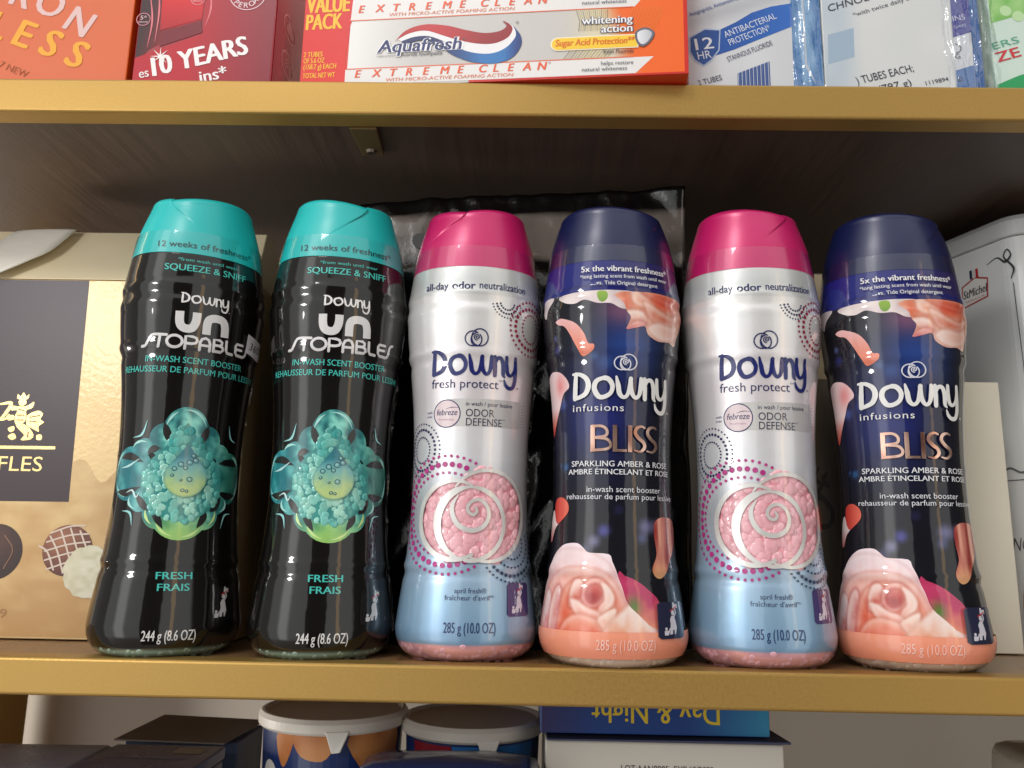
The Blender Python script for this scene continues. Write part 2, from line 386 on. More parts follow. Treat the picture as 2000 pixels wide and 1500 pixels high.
def cap_mesh(z0, phi0, hand, top=21.28):
    """flip cap with two swirled lobes: a stepped crease runs down from a notch in the rim"""
    nseg = 240; rows = []
    k = hand*.85
    ps = np.arange(nseg)*2*math.pi/nseg
    prof = [(z, 0) for z in np.linspace(z0, top-.36, 36)] + [(top-.36 + .36*math.sin(a), 1-math.cos(a)) for a in np.linspace(.12, math.pi/2, 14)] + [(top, 1 + q) for q in (.3, .9, 1.6)]
    V = []
    for zc, q in prof:
        d = np.clip((top - zc)/1.0, 0, 3)
        psi = ps; ang = psi + math.radians(phi0) + k*(np.minimum(d, 2.2)**1.25)*.42
        saw = np.mod(psi, math.pi)/math.pi                        # 0 at a crease, rising to 1 at the next
        if hand < 0: pass
        else: saw = 1 - saw
        fade = np.clip((zc-19.25)/1.3, 0, 1)
        base = float(np.interp(min(zc, top-.36), _zf, _rf)); R = base - .40*q if q <= 1 else (base-.40)*(1-(q-1)/1.6*.98)
        R = R*(1 - .038*fade*(1-saw)**1.2) 
        # section position by polar angle (front at -Y)
        x, y = np.sin(ang), -np.cos(ang)
        f = ((np.abs(x))**NEX + (np.abs(y)/RAT)**NEX)**(-1/NEX)
        dz = .22*fade*(np.cos((saw-.42)*math.pi) - .75) * np.clip((zc-19.9)/1.1, 0, 1)
        V.append(np.stack([x*f*R, y*f*R, zc + dz], 1))
    n = len(V); V = np.vstack(V)
    F = [(i*nseg+j, i*nseg+(j+1) % nseg, (i+1)*nseg+(j+1) % nseg, (i+1)*nseg+j) for i in range(n-1) for j in range(nseg)]
    F.append(tuple(range((n-1)*nseg, n*nseg)))
    return V, F

def word_downy(pr, u0, u1, v0, cap, col, layer=4, th=.135, mat=0):
    fx = lambda pts: [(u0 + x/3.38*(u1-u0), v0 + y*cap) for x, y in pts]
    t = th*cap
    pr.stroke(fx([(.10, .98), (.085, .5), (.08, .02)]), [t*.8, t, t], col, layer, 6, mat=mat)
    pr.stroke(fx([(.0, .97), (.24, .95), (.46, .78), (.54, .50), (.44, .19), (.2, .05), (.06, .04)]), [t*.55, t*.8, t, t*1.1, t, t*.85, t*.8], col, layer, 8, mat=mat)
    pr.stroke(fx([(1.02, .78), (.80, .66), (.74, .38), (.88, .08), (1.08, .06), (1.28, .22), (1.33, .5), (1.2, .74)]), [t*.8, t, t*1.05, t*.9, t*.85, t, t], col, layer, 8, closed=True, mat=mat)
    pr.stroke(fx([(1.46, .84), (1.52, .52), (1.57, .2), (1.70, .05), (1.84, .16), (1.92, .5), (1.95, .78)]), [t*.45, t, t, t*.75, t*.75, t*.9, t*.9], col, layer, 8, mat=mat)
    pr.stroke(fx([(1.94, .74), (1.97, .3), (2.10, .05), (2.24, .16), (2.30, .48), (2.31, .80)]), [t*.9, t, t*.75, t*.8, t, t*.8], col, layer, 8, mat=mat)
    pr.stroke(fx([(2.44, .80), (2.45, .4), (2.45, .02)]), [t*.8, t, t*.9], col, layer, 6, mat=mat)
    pr.stroke(fx([(2.45, .5), (2.55, .74), (2.70, .74), (2.78, .5), (2.79, .1), (2.85, -.02)]), [t*.5, t*.8, t*.9, t, t*.9, t*.45], col, layer, 8, mat=mat)
    pr.stroke(fx([(2.92, .82), (2.93, .4), (2.99, .13), (3.13, .08), (3.25, .26), (3.30, .55)]), [t*.8, t, t*.9, t*.7, t*.65, t*.55], col, layer, 8, mat=mat)
    pr.stroke(fx([(3.32, .82), (3.33, .3), (3.31, -.15), (3.21, -.42), (3.04, -.46), (2.90, -.34), (2.84, -.14)]), [t*.8, t, t, t*.9, t*.85, t*.8, t*.35], col, layer, 8, mat=mat)
    pr.ring(u0 + 3.46/3.38*(u1-u0), v0-.42*cap, .035*cap, 10, .012*cap, col, layer=layer)
def rose_logo(pr, cu, cv, w, h, col, layer=4):
    t = .052*w; a, b = w/2, h/2
    pr.stroke(ell(cu+.28*a, cv+.04*b, .72*a, .95*b, 150, 500), t, col, layer)
    pr.stroke(ell(cu-.34*a, cv-.10*b, .66*a, .82*b, 48, 300), t, col, layer)
    pr.stroke(ell(cu-.02*a, cv-.20*b, .46*a, .72*b, 100, 410), t, col, layer)
    th = np.linspace(0, 3.3*math.pi, 50); rr = np.linspace(.04, .30, 50)
    pr.stroke(np.stack([cu+.04*a + rr*a*np.cos(th+.6), cv+.06*b + rr*1.2*b*np.sin(th+.6)], 1), t*.8, col, layer)
def safety_icon(pr, u0, u1, v0, v1, bg, fg, accent=(200, 50, 60), layer=3):
    w, h = u1-u0, v1-v0; f = lambda x, y: (u0+x*w, v0+y*h)
    if bg is not None:
        r = .1; pr.poly([f(*p) for p in [(r, 0), (1-r, 0), (1, r*.7), (1, 1-r*.7), (1-r, 1), (r, 1), (0, 1-r*.7), (0, r*.7)]], bg, layer)
    pr.poly([f(*p) for p in [(.38, .12), (.42, .40), (.40, .52), (.46, .62), (.56, .62), (.60, .52), (.66, .30), (.60, .12), (.56, .12), (.55, .24), (.50, .24), (.48, .12)]], fg, layer+1)
    pr.disc(*f(.52, .70), .07*h, fg, layer+1); pr.stroke([f(.55, .58), f(.64, .70), f(.60, .82)], .05*h, fg, layer+1)
    pr.poly([f(*p) for p in [(.52, .82), (.72, .82), (.72, .93), (.60, .93), (.60, .98), (.53, .98)]], fg, layer+1)
    pr.stroke([f(.42, .76), f(.68, .86)], .03*h, accent, layer+2)
    pr.disc(*f(.26, .27), .045*h, fg, layer+1); pr.poly([f(*p) for p in [(.20, .10), (.20, .22), (.34, .22), (.38, .30), (.41, .28), (.33, .10)]], fg, layer+1)

def plastic_bottle_thing(name, label, loc, yaw, group): return thing(name, label, 'bottle', loc, yaw, group)

def sleeve(name, parent, ztop, stops, interp, rough, metal, coat=1.0, z0=0.0):
    m = P(name + '_print', (20, 20, 20), rough, metal, coat, .045, spec=.08 if not metal else .5, bump=(75, .13, .0012, 2))
    ramp_z(m, stops, interp)
    V, F = lathe(z0, ztop, .06, cap0=True, cap1=True)
    return mk(name, V, F, m, parent, smooth=True)
def film(parent, z0, z1, mat, off=.035):
    V, F = lathe(z0, z1, .1, off=off); return mk('clear_film', V, F, mat, parent, smooth=True)
def cap(parent, z0, color, phi, hand, rough=.38, metal=0.0, coat=.25, top=21.28):
    m = P('cap_plastic', color, rough, metal, coat, .25, bump=(2200, .05, .0002), var=(40, .02))
    V, F = cap_mesh(z0, phi, hand, top); o = mk('cap', V, F, m, parent, smooth=True)
    return o
FILM = film_material('shrink_film', (.97, .98, .98), .05, 1.5, bump=(60, .10, .001))

def in_poly(poly):
    p = np.asarray(poly)
    def f(x, y):
        c = False; j = len(p)-1
        for i in range(len(p)):
            if (p[i, 1] > y) != (p[j, 1] > y) and x < (p[j, 0]-p[i, 0])*(y-p[i, 1])/(p[j, 1]-p[i, 1])+p[i, 0]: c = not c
            j = i
        return c
    return f

TEAL = (74, 196, 184)
WHITE = (236, 234, 232)
def black_art(root):
    pr, br, ic = (Print(bottle_wrap, .12) for _ in range(3))
    T = pr.text
    T('12 weeks of freshness*', -2.29, 2.19, 18.40, .30, (18, 60, 66), bold=.012)
    T('*from wash until wear', -1.30, 1.43, 17.70, .16, TEAL, bold=.02)
    T('SQUEEZE & SNIFF', -1.87, 1.89, 17.22, .31, TEAL, bold=.02)
    word_downy(br, -1.02, 1.10, 15.68, .47, WHITE, th=.185)
    g = (226, 224, 224)
    t = .37
    br.stroke([(-1.02, 15.26), (-1.0, 14.85), (-.92, 14.6), (-.72, 14.48), (-.45, 14.52), (-.32, 14.75), (-.28, 15.0), (-.28, 15.26)], t, g, 4, 6, cap=False)
    br.stroke([(.20, 14.30), (.20, 14.75), (.26, 14.98), (.45, 15.09), (.75, 15.09), (.94, 14.98), (1.02, 14.72), (1.04, 14.30)], t, g, 4, 6, cap=False)
    w = .125
    br.stroke([(-2.55, 13.58), (-2.40, 13.62), (-2.30, 13.8), (-2.2, 14.02), (-2.04, 14.13), (-1.48, 14.13)], w, g, 4, 5)
    br.stroke([(-1.76, 14.13), (-1.78, 13.85), (-1.80, 13.58)], w, g, 4)
    br.stroke(ell(-1.12, 13.86, .33, .27, n=36), w, g, 4)
    br.stroke([(-.66, 13.56), (-.66, 14.13), (-.36, 14.13), (-.2, 14.08), (-.15, 13.96), (-.22, 13.84), (-.38, 13.80), (-.64, 13.80)], w, g, 4)
    br.stroke([(-.03, 13.56), (-.03, 13.9), (.05, 14.07), (.2, 14.13), (.34, 14.07), (.41, 13.9), (.41, 13.56)], w, g, 4); br.stroke([(-.03, 13.78), (.41, 13.78)], w*.9, g, 4)
    br.stroke([(.58, 13.58), (.58, 14.13), (.85, 14.13), (.96, 14.05), (.95, 13.93), (.84, 13.87), (.62, 13.87)], w, g, 4); br.stroke([(.84, 13.87), (1.0, 13.8), (1.02, 13.68), (.92, 13.59), (.58, 13.59)], w, g, 4)
    br.stroke([(1.17, 14.14), (1.17, 13.72), (1.24, 13.6), (1.5, 13.58)], w, g, 4)
    br.stroke([(2.06, 14.12), (1.72, 14.12), (1.66, 14.02), (1.66, 13.7), (1.74, 13.6), (2.02, 13.58)], w, g, 4); br.stroke([(1.68, 13.87), (2.0, 13.87)], w, g, 4)
    br.stroke([(2.54, 14.2), (2.40, 14.14), (2.32, 13.98), (2.28, 13.78), (2.2, 13.62), (2.06, 13.57)], w, g, 4, 5)
    T('TM', 2.56, 2.68, 14.2, .06, g)
    T('IN-WASH SCENT BOOSTER', -2.32, 2.15, 12.90, .28, TEAL, bold=.012)
    T('REHAUSSEUR DE PARFUM POUR LESSIVE', -3.50, 3.25, 12.44, .27, TEAL, bold=.012)
    T('FRESH', -.91, .57, 3.29, .30, TEAL, bold=.025); T('FRAIS', -.82, .49, 2.80, .30, TEAL, bold=.025)
    T('244 g (8.6 OZ)', -1.28, .91, .73, .43, WHITE, bold=.012)
    safety_icon(ic, 1.42, 2.88, 1.45, 2.95, (24, 22, 22), (205, 203, 203))
    T('17 G', 3.0, 3.16, 1.6, .09, (150, 148, 148), slope=88)
    pr.build('label_lettering', [INK, FOIL], root, smooth=True); br.build('brand_lettering', [INK, FOIL], root, smooth=True); ic.build('safety_icon', [INK, FOIL], root, smooth=True)
    # emblem: leafy teal medallion round a drop window filled with beads
    em = Print(bottle_wrap, .12)
    def teal_mix(u, v):
        n = vnoise(u*1.7+3, v*1.7, 3)*.6 + vnoise(u*4, v*4, 9)*.4
        c = mixc((12, 104, 108), (140, 224, 208), np.clip((vnoise(u*2.2+v*1.3+3, v*1.2-u*1.5, 3)*.65 + vnoise(u*5-v*2, v*5+u*3, 9)*.35)*2.0-.55, 0, 1))
        c = mixc(c, (24, 122, 136), np.clip((-u-1.2)*.5, 0, .6)); c = mixc(c, (24, 96, 78), np.clip((u-1.1)*.7, 0, .75))
        return mixc(c, (158, 208, 104), np.clip((6.9-v)*.62 - .35*np.abs(u+.1), 0, .92))
    blob = lambda cu, cv, rx, ry, rot=0: [(cu + rx*math.cos(a)*math.cos(rot) - ry*math.sin(a)*math.sin(rot), cv + rx*math.cos(a)*math.sin(rot) + ry*math.sin(a)*math.cos(rot)) for a in np.linspace(0, 2*math.pi, 28, endpoint=False)]
    for l, p in enumerate([blob(-.2, 9.7, 1.02, 1.22), blob(-1.0, 9.3, .72, .85, .5), blob(.62, 9.3, .72, .85, -.5), blob(-2.55, 7.85, 1.12, 1.22), blob(2.0, 7.8, .92, 1.2), blob(-2.05, 8.95, .55, .42, .7), blob(1.5, 8.9, .5, .4, -.7),
                           blob(-.14, 6.05, 1.2, 1.1), blob(-1.0, 6.2, .72, .8, -.5), blob(.8, 6.2, .72, .8, .5), blob(-2.0, 6.65, .55, .45, -.8), blob(1.55, 6.6, .5, .42, .8)]):
        em.poly(p, teal_mix, .6 + .12*l)
    bk = (12, 11, 11)
    for (cu, cv, rx, ry, a0, a1) in ((-.2, 9.7, .9, 1.08, 20, 100), (-.2, 9.7, .9, 1.08, 115, 165), (-2.55, 7.85, 1.0, 1.08, 110, 190), (-2.55, 7.85, .95, 1.05, 205, 260), (2.0, 7.8, .8, 1.06, -70, 10), (2.0, 7.8, .8, 1.06, 30, 80), (-.14, 6.05, 1.05, .96, 200, 255), (-.14, 6.05, 1.05, .96, 275, 330), (-1.0, 6.2, .6, .66, 170, 240), (.8, 6.2, .6, .66, -60, 10), (-2.0, 6.65, .44, .36, 150, 260), (1.55, 6.6, .4, .34, -80, 40), (-2.05, 8.95, .44, .34, 60, 170)):
        em.stroke(ell(cu, cv, rx, ry, a0, a1, 14), [.01, .13, .01], (168, 228, 220) if cv > 6.5 else (204, 236, 150), 2.4)
    for p in ([(-1.15, 10.15), (-1.0, 9.7), (-.88, 9.25)], [(.75, 10.1), (.62, 9.7), (.45, 9.25)], [(-3.2, 8.55), (-2.6, 8.62), (-1.9, 8.35)], [(-3.25, 7.05), (-2.6, 7.0), (-1.95, 7.25)], [(1.4, 8.45), (2.0, 8.55), (2.6, 8.45)], [(1.5, 7.15), (2.0, 7.0), (2.6, 7.05)],
              [(-1.1, 6.45), (-1.12, 6.0), (-.82, 5.45)], [(.78, 6.45), (.86, 6.0), (.6, 5.5)], [(-2.1, 6.95), (-1.75, 6.5), (-1.45, 6.2)], [(1.65, 6.95), (1.4, 6.5), (1.15, 6.25)], [(-1.75, 8.75), (-1.5, 8.95), (-1.25, 9.0)]):
        em.stroke(p, [.02, .26, .34, .26, .02], bk, 3, 6)
    def dropshape(cx, cz, r, tip):
        a = np.radians(np.linspace(155, 385, 40)); p = [(cx + r*math.cos(q), cz + r*math.sin(q)) for q in a]
        return p[:1][:0] + p + [(cx + .45*r, cz + .62*(tip-cz)*.95), (cx, tip), (cx - .45*r, cz + .62*(tip-cz)*.95)]
    big = dropshape(-.17, 7.55, 1.75, 10.2)
    em.poly(big, lambda u, v: mixc((70, 160, 150), (36, 130, 130), vnoise(u*3, v*3, 5)), 4)
    for p, w in (([(-2.55, 9.45), (-2.1, 9.6), (-1.9, 10.25)], .12), ([(2.3, 9.5), (1.95, 9.7), (1.8, 10.25)], .1), ([(-2.75, 6.2), (-2.3, 6.1), (-2.15, 5.55)], .12), ([(2.35, 6.2), (1.95, 6.1), (1.75, 5.5)], .1)):
        em.stroke(p, [.01, w, .01], (150, 215, 215), 3, 6)
    em.stroke([(-3.1, 8.1), (-2.6, 8.2), (-2.1, 8.5)], [.02, .12, .02], (180, 225, 225), 3, 5); em.stroke([(-2.6, 7.0), (-2.3, 7.1), (-2.1, 6.8), (-1.95, 7.0)], [.02, .1, .02], (200, 235, 235), 3, 5)
    fi = in_poly(big)
    em.beads(fi, (-2.1, 5.6), (1.9, 10.2), .27, .20, .014, lambda u, v: mixc((40, 150, 146), (168, 228, 208), np.clip(1.25 - .55*math.hypot(u+.17, (v-7.3)*.75) + .25*math.sin(u*5+v*3), 0, 1)), h0=.02)
    small = dropshape(-.06, 7.75, .90, 9.25)
    em.k = 60
    def dropcol(u, v):
        n = vnoise(u*5, v*5, 2); c = mixc((190, 214, 140), (120, 185, 180), (v-7.4)*1.1+n*.5-.1); c = mixc(c, (24, 108, 146), (v-8.2)*1.2); return mixc(c, (40, 120, 130), np.clip((np.hypot(u+.06, v-7.75)-.82)*5, 0, .8))
    em.poly(small, dropcol, 16)
    for (u, v, r) in ((-.55, 8.1, .10), (-.3, 8.3, .12), (.05, 8.4, .13), (.3, 8.5, .12), (-.1, 8.15, .09), (.2, 8.7, .1), (-.62, 7.8, .06), (.1, 7.65, .11), (-.25, 7.6, .05), (-.15, 7.15, .07), (.02, 7.12, .06)):
        em.stroke(ell(u, v, r, r*.9, n=16), .035, (30, 84, 92), 17); em.disc(u-.02, v+.02, r*.5, (150, 205, 205), 17, n=8)
    em.build('drop_emblem', [BEAD], root, smooth=True)
def base_beads(root, col, z0, z1, n, r, name='bead_fill'):
    pb = Print(bottle_wrap)
    w = float(Rad(.3))*2.1
    pb.beads(lambda u, v: True, (-w, z0), (w, z1), r*1.25, r, .02, col, h0=-.032)
    o = pb.build(name, [BEAD], root, smooth=True)
    if o: o['kind'] = 'stuff'
GB = 'black scent booster bottles'
BLK = thing('black_bottle', 'black bottle with teal cap and handwritten white price sticker, beside the gold gift box', 'bottle', (-16.4, 2.8, 0), 31, GB)
sleeve('sleeve', BLK, 18.12, [(0, (150, 178, 165)), (.33, (150, 178, 165)), (.35, (15, 13, 12)), (21, (15, 13, 12))], 'LINEAR', .3, 0)
black_art(BLK)
base_beads(BLK, (176, 205, 190), .08, .34, 0, .14)
film(BLK, .03, 0.36, FILM, .03).name = 'clear_base'
film(BLK, 18.13, 19.25, FILM)

SILVERGREY = (212, 210, 206)
NAVY = (34, 40, 96)
PURP = (170, 40, 110)
def silver_art(root):
    pr, br, ic, dt, bd = (Print(bottle_wrap, .12) for _ in range(5)); T = pr.text
    T('all-day', -2.59, -1.42, 16.70, .36, NAVY, bold=.012); T('odor', -1.22, -.14, 16.70, .36, NAVY, bold=.035); T('neutralization', .06, 2.42, 16.74, .36, NAVY, bold=.012)
    for r, n, d in ((.36, 9, .05), (.55, 12, .055), (.74, 15, .04)): dt.ring(1.44, 16.16, r, n, d, (40, 40, 74), 190, 350)
    crim = (150, 34, 66)
    for rx, ry, n, d in ((.56, .68, 22, .055), (.98, .98, 26, .085), (1.26, 1.3, 34, .06)): dt.ring(2.86, 15.1, rx, n, d, crim, ry=ry)
    rose_logo(br, -.01, 14.38, 1.06, .84, NAVY)
    word_downy(br, -2.10, 2.02, 12.66, 1.10, (32, 40, 108), th=.185)
    T('fresh protect', -2.10, 1.08, 12.06, .40, NAVY, bold=.004); T('TM', 1.1, 1.28, 12.4, .08, NAVY)
    pr.poly([(-1.3, 10.3), (2.3, 10.32), (2.3, 11.58), (-1.3, 11.55)], lambda u, v: mixc((208, 206, 204), (180, 176, 176), (u+1)*.3), 1)
    bd.disc(-1.29, 10.87, .66, NAVY, 2, ry=.655, n=40); bd.disc(-1.29, 10.87, .61, (232, 212, 216), 3, ry=.605, n=40)
    bd.text('febreze', -1.80, -.80, 10.80, .27, NAVY, 4, bold=.012, shear=.18); bd.stroke([(-1.35, 11.08), (-1.05, 11.16), (-.72, 11.14)], [.01, .035, .01], NAVY, 4, 5)
    bd.text('freshness', -1.66, -.94, 10.56, .10, (190, 150, 170), 4)
    T('with', -2.33, -2.03, 10.89, .11, (80, 80, 120)); T('avec', -2.33, -2.03, 10.71, .11, (80, 80, 120))
    T('in wash / pour lessive', -.41, 1.84, 11.24, .19, (50, 52, 84), bold=.006); T('ODOR', -.40, .92, 10.75, .34, (58, 58, 82)); T('DEFENSE', -.38, 1.30, 10.33, .34, (58, 58, 82)); T('TM', 1.32, 1.46, 10.62, .06, (58, 58, 82))
    for i in range(8):
        for j in range(3): pr.disc(2.35+j*.12, 10.45+i*.14, .022, (120, 116, 140), 2, n=6)
    for rx, ry, n, d in ((.50, .60, 26, .042), (.80, .95, 30, .062), (1.05, 1.22, 38, .04)): dt.ring(-2.62, 9.24, rx, n, d, (30, 36, 84), ry=ry)
    win = lambda x, y: min(((x+.78)/1.76)**2 + ((y-6.08)/1.9)**2, ((x-.68)/1.96)**2 + ((y-6.3)/2.18)**2) < 1
    for rx, ry, n, d, a0, a1 in ((1.98, 1.86, 34, .07, 38, 312), (2.24, 2.24, 30, .125, 50, 302), (2.62, 2.62, 40, .07, 48, 300)): dt.ring(-1.15, 6.32, rx, n, d, (186, 54, 134), a0, a1, ry=ry, skip=win)
    for r, n, d in ((.62, 12, .05), (.98, 17, .055), (1.35, 20, .08), (1.62, 26, .05)): dt.ring(2.0, 5.0, r, n, d, (48, 62, 92), 195, 385, skip=win)
    T('april fresh®', -.68, .72, 2.92, .21, (70, 78, 112)); T("fraîcheur d'avril", -1.11, .86, 2.62, .21, (70, 78, 112)); T('MD', .88, 1.08, 2.74, .09, (70, 78, 112))
    safety_icon(ic, 1.70, 3.02, 1.92, 3.36, (72, 62, 112), (214, 206, 220))
    T('17 G', 3.2, 3.36, 2.05, .09, (110, 104, 130), slope=88)
    T('285 g (10.0 OZ)', -1.12, 1.16, 1.26, .43, (38, 62, 108), bold=.008)
    pr.build('label_lettering', [INK, FOIL], root, smooth=True); br.build('brand_lettering', [INK, FOIL], root, smooth=True); ic.build('safety_icon', [INK, FOIL], root, smooth=True); dt.build('dot_rings', [INK], root, smooth=True); bd.build('round_badge', [INK], root, smooth=True)
    # rose window: clear panel with pink beads behind silver petal lines
    wn = Print(bottle_wrap, .2)
    cL, cR = (-.78, 6.08, 1.60, 1.74), (.68, 6.3, 1.80, 2.02)
    inL = lambda u, v: ((u-cL[0])/cL[2])**2 + ((v-cL[1])/cL[3])**2 < .97
    inR = lambda u, v: ((u-cR[0])/cR[2])**2 + ((v-cR[1])/cR[3])**2 < .97
    pk = lambda u, v: mixc((240, 150, 164), (246, 164, 176), vnoise(u*3, v*3, 4))
    wn.poly(ell(*cL)[:-1], pk, .2); wn.poly(ell(*cR)[:-1], pk, .6)
    wn.beads(lambda u, v: inL(u, v) or inR(u, v), (-2.6, 4.1), (2.7, 8.5), .33, .27, .028, (255, 184, 194), h0=.012)
    wn.build('bead_window', [BEAD], root, smooth=True)
    rb = Print(bottle_wrap, .2); rb.k = 0
    sv = (232, 228, 224)
    H = 22
    rb.stroke(ell(cR[0], cR[1], cR[2], cR[3], 142, -112, 70), [.08, .17, .18, .16, .2, .2, .16, .12], sv, H)
    rb.stroke(ell(cL[0], cL[1], cL[2], cL[3], 62, 300, 70), [.12, .2, .22, .22, .24, .22, .16], sv, H)
    rb.stroke(ell(-.04, 5.92, 1.48, 1.62, 92, 262, 50), [.10, .3, .36, .36, .30, .2, .06], sv, H)
    rb.stroke(ell(-.04, 5.92, 1.48, 1.62, 95, -98, 50), [.1, .22, .2, .18, .18, .2, .16], sv, H)
    rb.stroke([(-.62, 7.18), (-.86, 6.7), (-.80, 6.2), (-.52, 5.8), (0, 5.62), (.5, 5.80), (.74, 6.25), (.64, 6.72), (.32, 6.98), (-.02, 6.9), (-.2, 6.62), (-.1, 6.38), (.1, 6.32), (.22, 6.5), (.14, 6.66)], [.05, .18, .21, .22, .22, .19, .17, .15, .15, .15, .15, .14, .13, .12, .10], sv, H, 8)
    rb.build('rose_lines', [PEARL], root, smooth=True)
    cf = Print(bottle_wrap, .25)
    cf.poly(ell(.0, 6.22, 2.75, 2.25)[:-1], (255, 255, 255), 24, fine=.2)
    cf.build('clear_window', [FILM], root, smooth=True)
GS = 'silver scent booster bottles'
SIL = thing('silver_bottle', 'silver bottle with magenta cap, between a black bottle and a navy bottle', 'bottle', (-2.6, 3.4, 0), 6.5, GS)
sleeve('sleeve', SIL, 17.87, [(0, (246, 178, 190)), (.72, (246, 178, 190)), (.75, (134, 172, 206)), (2.6, (154, 190, 218)), (4.4, (182, 206, 230)), (6.5, (214, 218, 226)), (9.5, (238, 238, 241)), (12.2, (240, 232, 235)), (15.4, (242, 242, 242)), (16.15, (242, 240, 239)), (16.4, (242, 240, 239)), (16.5, (220, 220, 218)), (17.2, (210, 213, 212)), (17.9, (222, 221, 219))], 'LINEAR', .33, .40)
silver_art(SIL)
base_beads(SIL, (250, 184, 196), .12, .72, 0, .2)
film(SIL, .03, 0.74, FILM, .03).name = 'clear_base'
film(SIL, 17.88, 18.95, FILM)

def sdist(poly, u, v):
    p = np.asarray(poly, float); q = np.roll(p, -1, 0); P_ = np.stack([u, v], 1); best = np.full(len(P_), 1e9); ins = np.zeros(len(P_), bool)
    for a, b in zip(p, q):
        e = b-a; w = P_-a; t = np.clip((w@e)/(e@e+1e-12), 0, 1); best = np.minimum(best, np.hypot(*(w-t[:, None]*e).T))
        c = (a[1] > v) != (b[1] > v); ins ^= c & (u < e[0]*(v-a[1])/(e[1]+1e-12)+a[0])
    return np.where(ins, best, -best)
def soft_petals(base, petals):
    """printed photograph of a flower: feathered petals laid over one another, each with a pale rim"""
    L = [(catmull(p, True, 5), a, b, np.asarray(d, float), f, rim) for p, a, b, d, f, rim in petals]
    def col(u, v):
        c = base(u, v) if callable(base) else np.tile(np.asarray(base, float), (len(u), 1))
        for p, a, b, d, f, rim in L:
            sd = sdist(p, u, v); al = np.clip(sd/(f*1.1)*.5+.5, 0, 1); al = al*al*(3-2*al)
            q = p@d; t = (u*d[0]+v*d[1]-q.min())/(q.max()-q.min()+1e-6) + (vnoise(u*3.2, v*3.2, 7)-.5)*.35 + (vnoise(u*9, v*9, 3)-.5)*.10
            pc = mixc(a, b, t*t*(3-2*np.clip(t, 0, 1)))
            c = mixc(c, np.asarray(a, float)*.84, .34*np.exp(-((sd+.05)/.09)**2)); c = mixc(c, pc, al)
            c = mixc(c, (252, 232, 226), rim*.8*al*np.exp(-(np.maximum(sd, 0)/.16)**2))
        return c
    return col
